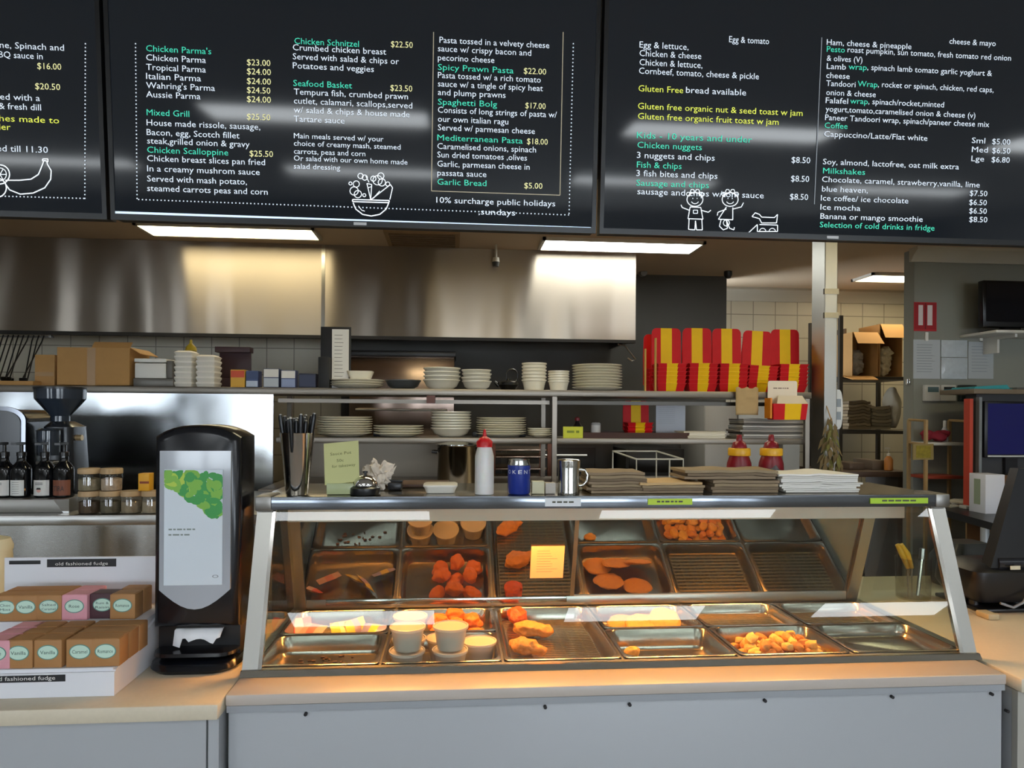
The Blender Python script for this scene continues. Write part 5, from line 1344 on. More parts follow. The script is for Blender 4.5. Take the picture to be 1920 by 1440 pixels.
# tumbler with cutlery
y = 2.085; xk = S2(557, y); 
zt_ = S(557, 812, y).z
t = thing('steel_tumbler', 'tall steel tumbler full of black handled cutlery on the warmer', 'tumbler', (xk, y, TZ))
r0, r1 = pxw(557, 40, y) / 2, pxw(557, 64, y) / 2
part('tumbler_body', MB().lathe([(r0, .0006), (r0 + .001, .003), (r1, zt_ - TZ), (r1 + .001, zt_ - TZ + .001), (r1 - .002, zt_ - TZ), (r0 - .002, .005)], (xk, y, TZ), 32), steel('tumbler_steel', '#c2c0bc', .1, grain=.03), t, 50)
CB = M('#0f1013', .3); n = 0
cp = None
for k in range(16):
    a = k * 2.4; rr0 = (r0 - .008) * math.sqrt((k + .5) / 16); rr1 = (r1 - .004) * math.sqrt((k + .5) / 16) * 1.25
    b0 = Vector((xk + rr0 * math.cos(a), y + rr0 * math.sin(a), TZ + .008)); e0 = Vector((xk + rr1 * math.cos(a), y + rr1 * math.sin(a), zt_ + rnd(.035, .06)))
    d = (e0 - b0).normalized(); mid_ = b0 + d * ((e0 - b0).length * .55)
    tt = thing('cutlery_piece', 'black handled cutlery piece standing in the steel tumbler', 'cutlery', b0, 'cutlery in the tumbler')
    part('blade', MB().cyl(b0, mid_, .003, .003, 8), STEEL_B, tt)
    part('handle', MB().tube([mid_, mid_ + d * .02, e0 - d * .01, e0], [.0045, .0055, .007, .005], 10), CB, tt, 50)
    part('cap', MB().cyl(e0, e0 + d * .003, .0045, .003, 8), M('#c9c9c9', .3, .5), tt, 40)  # white glint on the handle top, put in as a pale tip
# handwritten note on a stand
y = 2.075; A, B = S(607, 832, y), S(672, 826, y); C_, D_ = S(609, 910, y), S(674, 902, y)
m = MB(); o2 = Vector((0, .0015, 0))
def slab(p, q, r_, s_): m.add([p, q, r_, s_, p + o2, q + o2, r_ + o2, s_ + o2], [[0, 1, 2, 3], [7, 6, 5, 4], [0, 4, 5, 1], [1, 5, 6, 2], [2, 6, 7, 3], [3, 7, 4, 0]])
slab(A, B, D_, C_); m.mi = 1
ux = (B - A).normalized(); uy = (A - C_).normalized()
for s_, fx, fz, w_ in (('Sauce Pot', .18, .30, .072), ('50c', .36, .47, .024), ('for takeaway', .22, .60, .08)):
    m.text(s_, A + (B - A) * fx + (C_ - A) * fz + Vector((0, -.0006, 0)), ux, uy, w_ * .85, .012)
t = thing('handwritten_note', 'yellow handwritten note on a holder between tumbler and bell', 'note', ((A.x + B.x) / 2, y, TZ))
part('paper', m, [M('#c4c48a', .8), M('#5b5d38', .8)], t, 0)
m = MB(); ex, ez = S(612, 915, y).x, TZ
m.box(ex, S(668, 915, y).x, y - .002, y + .03, TZ + .0006, S(640, 906, y).z, .003)
part('note_stand', m, M('#aab286', .25), t)
part('back_stay', MB().add([(A.x + .02, y + .002, A.z - .03), (B.x - .02, y + .002, A.z - .03), (B.x - .02, y + .05, TZ + .0006), (A.x + .02, y + .05, TZ + .0006), (A.x + .02, y + .005, A.z - .03), (B.x - .02, y + .005, A.z - .03), (B.x - .02, y + .053, TZ + .0006), (A.x + .02, y + .053, TZ + .0006)], [[0, 1, 2, 3], [7, 6, 5, 4], [0, 4, 5, 1], [1, 5, 6, 2], [2, 6, 7, 3], [3, 7, 4, 0]]), M('#aab286', .4), t, 0)
# service bell
y = 2.085; xk = S2(685, y)
t = thing('service_bell', 'chrome domed service bell on a black base', 'bell', (xk, y, TZ))
part('bell_base', MB().lathe([(.043, .0006), (.045, .004), (.044, .02), (.036, .026), (.0, .027)], (xk, y, TZ), 28), M('#141417', .3), t)
part('dome', MB().lathe([(.037, .0272), (.036, .034), (.03, .046), (.018, .054), (.004, .057), (0, .0572)], (xk, y, TZ), 28), CHROME, t, 60)
part('button', MB().lathe([(.004, .0573), (.004, .063), (.007, .064), (.007, .069), (0, .07)], (xk, y, TZ), 14), M('#2a2a2c', .3), t)
# crumpled tissue + black gadget
y = 2.2; q = S(707, 888, y)
m = MB(); m.blob((q.x, y, TZ + .043), (.042, .028, .042), 9, .7, 4, 2.6)
for i in range(len(m.v)):
    v_ = m.v[i]; m.v[i] = v_ + Vector((0, 0, .012 * noise.noise(v_ * 60)))
    m.v[i].z = max(m.v[i].z, TZ + .001)
one('crumpled_tissue', m, M('#d8cdc0', .8), 'crumpled white tissue behind the service bell', 'tissue', (q.x, y, TZ), smooth=25)
xk = S2(742, 2.2)
one('label_printer', MB().box(xk - .024, xk + .02, 2.18, 2.23, TZ + .0006, TZ + .026, .006).box(xk - .03, xk + .022, 2.19, 2.22, TZ + .026, TZ + .032, .002), BLACK, 'small black gadget right of the crumpled tissue', 'gadget', (xk, 2.2, TZ))
xk = S2(753, 2.3); 
one('wooden_board', MB().box(S2(716, 2.28), S2(842, 2.28), 2.26, 2.4, TZ + .0006, TZ + .012, .003), M('#4c3427', .5, var=.15, scale=12), 'flat dark brown board on the warmer behind the bell', 'board', (xk, 2.3, TZ))
# white tub, squeeze bottle
y = 2.09; xa, xb = S2(793, y), S2(858, y); xc = (xa + xb) / 2
t = thing('plastic_container', 'low white plastic container left of the squeeze bottle', 'container', (xc, y + .05, TZ))
part('container_base', MB().loft([rr(xb - xa - .02, .08, .012, TZ + .0006, xc, y + .05), rr(xb - xa - .004, .092, .014, TZ + .02, xc, y + .05)]), M('#d0ccc2', .35), t)
part('container_lid', MB().loft([rr(xb - xa, .096, .014, TZ + .0203, xc, y + .05), rr(xb - xa, .096, .014, TZ + .0245, xc, y + .05), rr(xb - xa - .01, .086, .012, TZ + .027, xc, y + .05)]), M('#d8d4ca', .3), t)
y = 2.08; xk = S2(908, y); r_ = pxw(908, 36, y) / 2; zz = lambda py: S(908, py, y).z - TZ
t = thing('squeeze_bottle', 'white squeeze bottle with a red nozzle cap', 'bottle', (xk, y, TZ))
part('bottle_body', MB().lathe([(r_ * .96, .0006), (r_, .004), (r_, .03), (r_ * .985, .033), (r_, .036), (r_ * .98, zz(855)), (r_ * .8, zz(842)), (r_ * .72, zz(838))], (xk, y, TZ), 28), M('#dedcd8', .3, sss=.2), t, 50)
part('nozzle_cap', MB().lathe([(r_ * .82, zz(838)), (r_ * .84, zz(828)), (r_ * .5, zz(821)), (r_ * .22, zz(818)), (r_ * .12, zz(806)), (r_ * .08, zz(805))], (xk, y, TZ), 24), M('#c4161f', .3), t, 50)
# blue tin
y = 2.085; xk = S2(973, y); r_ = pxw(973, 42, y) / 2; zz = lambda py: S(973, py, y).z - TZ
t = thing('blue_can', 'blue can with white letters and a silver rim', 'can', (xk, y, TZ))
m = MB(); m.lathe([(r_ * .9, .0006), (r_, .006), (r_, zz(872))], (xk, y, TZ), 28); m.mi = 1
cs = 'OKENT'
for i, ch in enumerate(cs):
    a = -PI / 2 + (i - 2) * .52
    ct = Vector((xk + (r_ + .0006) * math.cos(a), y + (r_ + .0006) * math.sin(a), TZ + zz(887)))
    m.text(ch, ct, (-math.sin(a), math.cos(a), 0), (0, 0, 1), .0115, .0165, True)
part('can_body', m, [M('#17308a', .3), M('#e1e3e8', .4)], t, 50)
part('can_rim', MB().lathe([(r_ * .97, zz(872)), (r_ * .99, zz(870)), (r_ * .9, zz(864)), (r_ * .93, zz(861)), (r_ * .88, zz(861)), (r_ * .8, zz(866)), (0, zz(866))], (xk, y, TZ), 28), M('#b9bbb8', .2, 1), t, 50)
for k, (pa, pb, pt) in enumerate(((997, 1020, 902), (1022, 1041, 905))):
    xa, xb = S2(pa, y), S2(pb, y); m = MB(); m.box(xa, xb, y - .01, y + .02, TZ + .0006, S(pa, pt, y).z, .002)
    one('sugar_packet_block', m, M(['#c9c4a4', '#b9b2a8'][k], .6), ['small cream block beside the blue can', 'small pale grey block beside the shaker mug'][k], 'block', ((xa + xb) / 2, y, TZ))
# shaker mug
xk = S2(1066, y); r_ = pxw(1066, 40, y) / 2; zz = lambda py: S(1066, py, y).z - TZ
t = thing('shaker_mug', 'steel shaker mug with a handle in front of the shelf post', 'shaker', (xk, y, TZ))
MS = steel('mug_steel', '#c8c8c4', .14, grain=.03)
part('mug_body', MB().lathe([(r_ * 1.03, .0006), (r_ * 1.05, .004), (r_, .012), (r_, zz(876))], (xk, y, TZ), 28), MS, t, 50)
part('mug_lid', MB().lathe([(r_ * 1.06, zz(876)), (r_ * 1.08, zz(866)), (r_ * 1.1, zz(863)), (r_ * .95, zz(861)), (0, zz(859.5))], (xk, y, TZ), 28), MS, t, 50)
part('handle', MB().tube([(xk + r_ * .9, y - .002, TZ + zz(880)), (xk + r_ * 1.5, y - .004, TZ + zz(881)), (xk + r_ * 1.75, y - .005, TZ + zz(890)), (xk + r_ * 1.7, y - .005, TZ + zz(901)), (xk + r_ * 1.35, y - .004, TZ + zz(909)), (xk + r_ * .9, y - .002, TZ + zz(911))], .0045), MS, t, 60)
# brown paper bag stacks
BB = [M('#8d7a62', .85, var=.1, scale=30), M('#7c6a54', .85, var=.1, scale=30), M('#978468', .85, var=.1, scale=30)]
bagpile(1160, 112, 2.085, TZ, 7, .0092, .15, BB, ('brown paper bag', 'the stack right of the shaker mug'), 'left bag stack on the warmer')
bagpile(1262, 120, 2.082, TZ, 4, .0085, .16, lambda k: BB[k % 3] if k < 3 else M('#c9a877', .8), ('brown paper bag', 'the low stack with a pale top bag'), 'low bag stack on the warmer')
bagpile(1398, 130, 2.085, TZ, 4, .01, .15, BB, ('brown paper bag', 'the right hand stack, front layers'), 'right bag stack on the warmer')
bagpile(1372, 176, 2.1, TZ + .0415, 3, .0095, .15, BB, ('wide brown paper bag', 'the bundle across the right hand stack'), 'right bag stack on the warmer', crease=.008)
NP = [M('#e3e0d8', .85), M('#d6d3cb', .85), M('#ece9e2', .85)]
bagpile(1541, 152, 2.085, TZ, 9, .0066, .16, NP, ('white paper napkin', 'the white napkin stack on the warmer'), 'napkin stack on the warmer', 'paper_napkin', 'napkin', .007, .006)
# maroon sauce dispensers
for k, px in enumerate((1386, 1446)):
    y = 2.33; xk = S(px, 850, y).x; zz = lambda py: S(px, py, y).z - TZ; r_ = pxw(px, 46, y) / 2
    t = thing('sauce_dispenser', ['maroon sauce bottle with a yellow collar, the left one', 'maroon sauce bottle with a yellow collar, nearer the napkins'][k], 'sauce bottle', (xk, y, TZ), 'maroon sauce bottles')
    part('bottle_body', MB().lathe([(r_, .0006), (r_ * 1.02, .006), (r_, .03), (r_ * .92, zz(868)), (r_ * .72, zz(854))], (xk, y, TZ), 28), M('#7c1420', .3), t, 50)
    part('collar', MB().lathe([(r_ * .84, zz(854)), (r_ * .86, zz(852)), (r_ * .86, zz(842)), (r_ * .8, zz(840))], (xk, y, TZ), 28), M('#dba31d', .35), t, 50)
    part('nozzle', MB().lathe([(r_ * .6, zz(840)), (r_ * .5, zz(830)), (r_ * .24, zz(826)), (r_ * .2, zz(816)), (r_ * .14, zz(815))], (xk, y, TZ), 20), M('#7c1420', .3), t, 50)
q = S2(1455, 2.26)
one('folded_cloth', MB().blob((q, 2.26, TZ + .03), (.035, .03, .032), 4, .5, 3, 2, flat=.9), M('#55565e', .8, var=.5, scale=60), 'small crumpled dark cloth between the sauce bottles and the napkins', 'cloth', (q, 2.26, TZ), smooth=50)

# ------------------------------------------------------------------ behind the pass
y = PY - .12; xk = S(858, 870, y).x; r_ = pxw(858, 76, y) / 2; zt_ = S(858, 836, y).z
t = thing('stock_pot', 'wide stainless stock pot with black handles on the pass bench', 'pot', (xk, y, BZ2))
part('pot_body', MB().lathe([(r_ * .98, .0006), (r_, .006), (r_, zt_ - BZ2), (r_ * 1.04, zt_ - BZ2 + .004), (r_ * .97, zt_ - BZ2 + .004), (r_ * .96, .01)], (xk, y, BZ2), 36), steel('pot_steel', '#c0b7a8', .15), t, 50)
part('pot_lid', MB().lathe([(r_ * 1.03, zt_ - BZ2 + .0045), (r_ * 1.03, zt_ - BZ2 + .009), (r_ * .5, zt_ - BZ2 + .02), (0, zt_ - BZ2 + .022)], (xk, y, BZ2), 36), steel('lid_steel', '#aeb0ae', .15), t, 50)
for s_ in (-1, 1):
    part('handle', MB().tube([(xk + s_ * r_ * .98, y - .03, zt_ - .03), (xk + s_ * r_ * 1.22, y - .03, zt_ - .028), (xk + s_ * r_ * 1.22, y + .03, zt_ - .028), (xk + s_ * r_ * .98, y + .03, zt_ - .03)], .007), BLACK, t)
# cooking range, grill, oven against the back wall
ry0 = 4.95
t = thing('cooking_range', 'dark steel cooking range under the hood', 'cooking range', (.2, 5.2, 0))
ra, rb = S(560, 800, ry0).x, S(1150, 800, ry0).x
part('range_body', MB().box(ra, rb, ry0, 5.58, .02, 1.42, .004), M('#3a3835', .35, .7), t)
part('range_foot', MB().box(ra + .05, rb - .05, ry0 + .05, 5.5, 0, .0195), BLACK, t)
for k in range(3):
    a_ = ra + .1 + k * (rb - ra - .2) / 3
    part('oven_door', MB().box(a_, a_ + (rb - ra - .3) / 3, ry0 - .015, ry0 - .001, .5, 1.36, .004), M('#2a2826', .3, .5), t)
    part('door_handle', MB().cyl((a_ + .05, ry0 - .04, 1.3), (a_ + (rb - ra - .5) / 3, ry0 - .04, 1.3), .01), STEEL, t)
q0, q1 = S(655, 690, 5.1), S(852, 690, 5.1); zt_ = S(750, 658, 5.1).z
t = thing('salamander_grill', 'steel salamander grill with a black top behind the upper shelf', 'grill', ((q0.x + q1.x) / 2, 5.25, 1.42))
part('grill_body', MB().box(q0.x, q1.x, 5.1, 5.5, 1.4205, zt_ - .04, .004), steel('grill_steel', '#b39d90', .22), t)
part('grill_top', MB().box(q0.x - .02, q1.x + .01, 5.08, 5.52, zt_ - .0395, zt_, .003), M('#1b1715', .4), t)
part('grill_rail', MB().cyl((q0.x + .05, 5.07, 1.62), (q1.x - .05, 5.07, 1.62), .008), STEEL, t)
for k, (pa, pb, pt, pb2, yy, colr) in enumerate(((735, 805, 640, 655, 5.35, '#2a2725'), (845, 878, 636, 655, 5.35, '#8d5a38'))):
    pass
# trolley with trays at the right of the pot
ty = 4.25; q0, q1 = S(925, 850, ty).x, S(1030, 850, ty).x
t = thing('tray_trolley', 'steel trolley with oven trays seen behind the blue can', 'trolley', ((q0 + q1) / 2, ty + .2, 0))
for i, xx_ in enumerate((q0, q1)):
    for yy_ in (ty, ty + .4): part('post', MB().box(xx_ - .012, xx_ + .012, yy_ - .012, yy_ + .012, 0, S(980, 830, ty).z), M('#7b4a34', .4, .5), t, 0)
for py in (842, 855, 878, 898, 925): 
    zz_ = S(980, py, ty).z; part('tray', MB().box(q0 + .0125, q1 - .0125, ty, ty + .4, zz_ - .012, zz_, .002), steel('tray_steel', '#d3b9a4', .25), t)
# white wire rack on the bench
y = PY - .16; x0, x1 = S(1166, 870, y).x, S(1281, 870, y).x; z1 = S(1220, 850, y).z
t = thing('wire_rack', 'white wire plate rack on the pass bench', 'rack', ((x0 + x1) / 2, y + .1, BZ2))
WR = M('#d3d4d2', .4)
xa, xb = x0 + .075, x1
part('wire_frame', MB().tube([(xa, y, BZ2 + .0006), (xa, y, z1 - .03), (xb, y, z1 - .03), (xb, y, BZ2 + .0006)], .005), WR, t)
part('wire_frame', MB().tube([(x0, y + .2, BZ2 + .0006), (x0, y + .2, z1), (xb - .08, y + .2, z1), (xb - .08, y + .2, BZ2 + .0006)], .005), WR, t)
part('side_wire', MB().tube([(xa, y, z1 - .03), (x0, y + .2, z1)], .005), WR, t)
part('side_wire', MB().tube([(xb, y, z1 - .03), (xb - .08, y + .2, z1)], .005), WR, t)
part('side_wire', MB().tube([((xa + xb) / 2 + .05, y, z1 - .03), ((xa + xb) / 2 + .05, y, BZ2 + .0006)], .004), WR, t)
# dark fryer block and grey fridge behind
fy = 4.7; q0, q1 = S(1062, 850, fy).x, S(1283, 850, fy).x
t = thing('deep_fryer', 'black fryer unit behind the white wire rack', 'fryer', ((q0 + q1) / 2, fy + .1, 0))
part('fryer_body', MB().box(rb + .03, q1, fy, 5.55, 0, 1.36, .004), M('#22211f', .4, .4), t)
part('control_panel', MB().box(rb + .05, q1 - .03, fy - .012, fy - .001, 1.2, 1.34, .003), M('#35322e', .4, .6), t)
fy = 5.0; q0, q1, z0, z1 = RC(1322, 757, 1500, 900, fy)
t = thing('upright_fridge', 'pale grey fridge seen below the upper shelf at the right', 'fridge', ((q0 + q1) / 2, fy + .2, 0))
part('fridge_body', MB().box(q0, q1, fy + .03, fy + .55, 0, z1 - .01, .006), M('#8f8b84', .5), t)
part('fridge_door', MB().box(q0, (q0 + q1) / 2 - .12, fy, fy + .0295, .1, z1 - .02, .006), M('#a19c94', .45), t)
part('fridge_door', MB().box((q0 + q1) / 2 - .11, q1, fy, fy + .0295, .1, z1 - .02, .006), M('#a8a8a4', .45), t)
part('handle', MB().cyl(((q0 + q1) / 2 - .14, fy - .03, .9), ((q0 + q1) / 2 - .14, fy - .03, 1.4), .01), STEEL, t)
# hanging ladles at the left
uy = 4.96; uz = hz + .05
q0 = S(-20, 620, uy).x; q1 = S(95, 620, uy).x
t = thing('utensil_rail', 'steel rail under the hood edge holding hanging ladles', 'rail', ((q0 + q1) / 2, uy, uz))
part('rail_bar', MB().cyl((q0, uy, hz - .03), (q1 + .02, uy, hz - .03), .006), STEEL_D, t)
for xx_ in (q0, q1): part('rail_bracket', MB().box(xx_ - .008, xx_ + .008, uy - .008, uy + .008, hz - .035, hz + .1), STEEL_D, t, 0)
UD = M('#2f2d2b', .3, .8)
lp = None
for k in range(9):
    px = 8 + k * 9.5; xx_ = S(px, 640, uy).x; L_ = rnd(.24, .36)
    u = thing('ladle', 'dark steel ladle hanging from the rail at the left edge', 'ladle', (xx_, uy - .0095, hz - .03), 'hanging ladles')
    tip = Vector((xx_ - .09 + .02 * k % .05, uy - .0095 - .045 * (k % 3), hz - .03 - L_))
    part('handle', MB().tube([(xx_, uy - .0095, hz - .02), (xx_ - .01, uy - .014, hz - .06), tip], .0042, 6), UD, u)
    if k % 2: part('scoop', MB().lathe([(.004, -.03), (.026, -.02), (.034, 0), (.032, 0), (.024, -.017), (0, -.026)], tip, 16), UD, u, 50)
    else: part('scoop', MB().box(tip.x - .025, tip.x + .025, tip.y - .004, tip.y + .004, tip.z - .06, tip.z, .003), UD, u)
# wire hooks hanging under the hood's right end
xh = S(1160, 640, uy).x
t = thing('wire_hook', 'bent wire hook hanging under the right end of the hood', 'hook', (xh, uy, hz))
part('wire', MB().tube([(xh, 4.97, hz + .105), (xh, 4.97, hz - .02), (xh + .05, 4.97, hz - .03), (xh + .13, 4.97, hz - .13), (xh + .1, 4.97, hz - .14), (xh + .07, 4.97, hz - .12)], .006), STEEL, t)
# power point
q = S(1128, 758, 5.58)
# ------------------------------------------------------------------ right: partition wall with notices, cabinet, monitor
WYP = 4.53
def flat(name, p, y, th, col, label, cat, lines=None, lc='#8f9499', rough=.7, mats=None, group=None):
    x0, x1, z0, z1 = RC(*p, y); m = MB(); m.box(x0, x1, y - th, y - .0005, z0, z1)
    if lines:
        m.mi = 1
        for k in range(lines):
            z = z1 - (z1 - z0) * (.14 + .76 * k / lines); m.quad((x0 + (x1 - x0) * .12, y - th - .0008, z), (x0 + (x1 - x0) * rnd(.6, .88), y - th - .0008, z), (x0 + (x1 - x0) * .7, y - th - .0008, z + .004), (x0 + (x1 - x0) * .12, y - th - .0008, z + .004))
    return one(name, m, [M(col, rough), M(lc, .7)], label, cat, ((x0 + x1) / 2, y, (z0 + z1) / 2), group, 0)
x0, x1, z0, z1 = RC(1713, 567, 1755, 621, WYP)
t = thing('safety_sign', 'red and white wall sign at the edge of the grey wall', 'sign', ((x0 + x1) / 2, WYP, z0))
part('backing', MB().box(x0, x1, WYP - .006, WYP - .0005, z0, z1), M('#b9292e', .5), t, 0)
m = MB(); xm_ = (x0 + x1) / 2
m.box(x0 + .004, x1 - .004, WYP - .0075, WYP - .0062, z0 + .012, z1 - .006); m.mi = 1
for fa, fb in ((.18, .38), (.58, .8)): m.box(x0 + (x1 - x0) * fa, x0 + (x1 - x0) * fb, WYP - .009, WYP - .0077, z0 + (z1 - z0) * .2, z1 - (z1 - z0) * .1)
m.mi = 2; m.box(xm_ - .004, xm_ + .003, WYP - .0088, WYP - .0077, z0 + .012, z1 - .006)
part('sign_face', m, [M('#a11b22', .5), M('#dfd2cf', .5), M('#6d1016', .5)], t, 0)
flat('notice_sheet', (1712, 637, 1762, 710), WYP, .004, '#b9bdc0', 'left one of three paper sheets on the grey wall', 'sheet', 11)
flat('notice_sheet', (1815, 641, 1862, 710), WYP, .004, '#aeb2b4', 'right one of three paper sheets on the grey wall', 'sheet', 9)
for k, px in enumerate((1736, 1838)):
    q = S(px, 634, WYP)
    one('paper_clip', MB().box(q.x - .01, q.x + .01, WYP - .014, WYP - .0005, q.z - .02, q.z + .04, .003), WHITE, ['white clip above the left paper sheet on the grey wall', 'white clip above the right paper sheet on the grey wall'][k], 'clip', (q.x, WYP, q.z))
x0, x1, z0, z1 = RC(1763, 638, 1812, 711, WYP)
t = thing('plastic_pocket', 'shiny plastic pockets between the two paper sheets on the wall', 'plastic pocket', ((x0 + x1) / 2, WYP, z0))
PP = M('#bcc3c8', .08, var=.15, scale=30, bump=.5)
zm = z0 + (z1 - z0) * .55
part('upper_pocket', MB().box(x0, x1, WYP - .009, WYP - .0005, zm + .003, z1, .002), PP, t)
part('lower_pocket', MB().box(x0, x1, WYP - .012, WYP - .0005, z0, zm - .001, .003), PP, t)
for k, (pa, pb, lb) in enumerate(((1729, 1757, 'left white wall switch box under the paper sheets'), (1759, 1787, 'right white wall switch box under the paper sheets'))):
    x0, x1, z0, z1 = RC(pa, 722, pb, 752, WYP)
    t = thing('switch_box', lb, 'switch', ((x0 + x1) / 2, WYP, z0))
    part('housing', MB().box(x0, x1, WYP - .03, WYP - .0005, z0, z1, .004), M('#c7c5be', .4), t)
    part('display', MB().box(x0 + .02, x1 - .012, WYP - .033, WYP - .0302, z0 + (z1 - z0) * .55, z1 - .014), M(['#5b7377', '#23282a'][k], .2), t, 0)
x0, x1, z0, z1 = RC(1794, 722, 1822, 753, WYP)
one('clear_wall_box', MB().box(x0, x1, WYP - .05, WYP - .0005, z0, z1, .006), glass('clear_box_plastic', '#b9c4ca', .12), 'clear plastic wall box left of the teal folder', 'box', ((x0 + x1) / 2, WYP, z0))
q = S(1695, 716, 4.6)
one('door_latch', MB().box(gx0 - .012, gx0 + .001, 4.56, 4.6, q.z - .02, q.z + .02, .003), CHROME, 'small bright latch on the end of the grey wall', 'latch', (gx0, 4.58, q.z))
# wall television on a white shelf
ty = 4.3
x0, x1, z0, z1 = RC(1844, 527, 1990, 614, ty)
zsh = S(1880, 622, ty).z
t = thing('wall_shelf', 'thin white wall shelf under the black television', 'shelf', ((x0 + x1) / 2, 4.4, zsh))
part('board', MB().box(S(1846, 622, ty).x, x1, 4.2, 4.5295, zsh - .018, zsh, .002), M('#d3d0c8', .5), t)
bx_ = S(1872, 640, 4.4).x
part('bracket', MB().box(bx_ - .008, bx_ + .008, 4.4, 4.5295, zsh - .13, zsh - .0185).box(bx_ - .008, bx_ + .008, 4.25, 4.4, zsh - .04, zsh - .0185), M('#d3d0c8', .5), t, 0)
t = thing('television', 'black flat television on the white wall shelf at the right edge', 'television', ((x0 + x1) / 2, ty, zsh))
part('tv_body', MB().box(x0, x1, ty, ty + .05, z0, z1, .004), M('#0d0d10', .25), t)
part('tv_screen', MB().box(x0 + .018, x1 - .018, ty - .002, ty - .0002, z0 + .035, z1 - .018), M('#17181d', .1), t, 0)
part('tv_stand', MB().box((x0 + x1) / 2 - .12, (x0 + x1) / 2 - .0, ty + .01, ty + .06, zsh + .012, z0 - .0005, .003).box((x0 + x1) / 2 - .22, (x0 + x1) / 2 + .1, ty - .05, ty + .12, zsh + .0005, zsh + .012, .003), M('#101013', .2), t)
# cabinet with monitor
cy = 4.0
DZ = 1.03
x0, x1, z0, z1 = RC(1824, 730, 1990, 880, cy)
t = thing('tall_cabinet', 'dark cabinet with a red side panel behind the navy monitor', 'cabinet', ((x0 + x1) / 2, cy + .2, 0))
part('cabinet_body', MB().box(x0 + .045, x1, cy + .03, cy + .12, DZ + .0005, z1 - .03), M('#37373a', .6), t, 0)
part('side_panel', MB().box(x0 - .005, x0 + .018, cy + .02, cy + .07, DZ + .0005, z1 - .06), M('#b5402c', .5), t, 0)
part('corner_post', MB().box(x0 + .042, x0 + .06, cy, cy + .0295, DZ + .0005, z1 - .05), M('#8f9496', .35, .6), t, 0)
part('cabinet_top', MB().box(x0 - .01, x1, cy - .02, cy + .28, z1 - .03, z1, .003), M('#6d5f4e', .6), t)
part('top_brace', MB().box(x0 + .3, x1, cy + .125, cy + .26, DZ + .0005, z1 - .031), M('#37373a', .6), t, 0)
xa, xb = S(1815, 716, cy + .1).x, S(1882, 716, cy + .1).x
t = thing('teal_folder', 'teal folder lying on top of the dark cabinet', 'folder', ((xa + xb) / 2, cy + .15, z1))
part('cover', MB().box(xa, xb, cy + .03, cy + .25, z1 + .0006, z1 + .006, .002), M('#2f8f96', .5), t)
part('cover_flap', MB().prism([(xa, z1 + .0065), (xb, z1 + .0065), (xb - .02, z1 + .03), (xa + .01, z1 + .016)], 'xz', cy + .05, cy + .25), M('#2f8f96', .5), t, 0)
part('side_flap', MB().box(xa - .05, xa - .001, cy + .03, cy + .25, z1 + .0006, z1 + .004), M('#43808e', .5), t, 0)
xc_ = S(1910, 712, cy + .1).x
one('magazine', MB().box(xc_ - .1, xc_ + .15, cy + .0, cy + .25, z1 + .0006, z1 + .012, .002), M('#4c4a45', .5), 'flat grey magazine on the cabinet right of the teal folder', 'magazine', (xc_, cy + .1, z1))
x0m, x1m, z0m, z1m = RC(1852, 757, 1985, 852, cy)
t = thing('computer_monitor', 'navy blue lit monitor standing on the desk at the right edge', 'monitor', ((x0m + x1m) / 2, cy, DZ))
part('monitor_body', MB().box(x0m - .02, x1m, cy, cy + .025, z0m - .02, z1m + .015, .004), M('#15151a', .35), t)
part('monitor_screen', MB().box(x0m, x1m - .02, cy - .0025, cy - .0002, z0m, z1m), M('#0a0c3c', .12, emit=.25, ecol='#10125a'), t, 0)
part('bottom_strip', MB().box(x0m, x1m - .02, cy - .004, cy - .0004, z0m - .016, z0m - .006), M('#b9bcbc', .4), t, 0)
part('monitor_neck', MB().box(x0m + .12, x0m + .2, cy + .002, cy + .022, DZ + .012, z0m - .0205), M('#15151a', .4), t, 0)
part('monitor_foot', MB().box(x0m + .03, x0m + .3, cy - .12, cy + .025, DZ + .0006, DZ + .0115, .003), M('#15151a', .4), t)
# desk with black top
dx0 = 3.02
t = thing('office_desk', 'black topped desk with wooden legs behind the warmer end', 'desk', (dx0 + .7, 3.8, 0))
m = MB(); pts = [(dx0 + .03, 4.25), (dx0 - .02, 4.1), (dx0 - .17, 3.35), (dx0 + 1.6, 3.2), (dx0 + 1.6, 4.25)]
m.prism(pts, 'xy', DZ - .04, DZ); part('desk_top', m, M('#17171a', .35), t, 0)
WD = M('#7b5433', .5, var=.2, scale=14, stretch=(1, 1, .15))
for nm, xa, ya, wd_ in (('side_panel', dx0 + .16, 3.45, .02), ('side_panel', dx0 + .5, 3.62, .1), ('side_panel', dx0 + 1.3, 3.62, .03)):
    part(nm, MB().box(xa, xa + wd_, ya, ya + .6, 0, DZ - .0405), WD, t, 0)
part('back_board', MB().box(dx0 + .1805, dx0 + .4995, 4.06, 4.08, .3, DZ - .0405), WD, t, 0)
part('low_shelf', MB().box(dx0 + .1805, dx0 + .4995, 3.5, 4.0595, DZ - .26, DZ - .24), M('#c9c7c0', .5), t, 0)
part('steel_leg', MB().cyl((S(1852, 1000, 3.55).x, 3.57, 0), (S(1852, 1000, 3.55).x, 3.57, DZ - .0405), .022, n=14), M('#b9bec4', .3, .3), t)
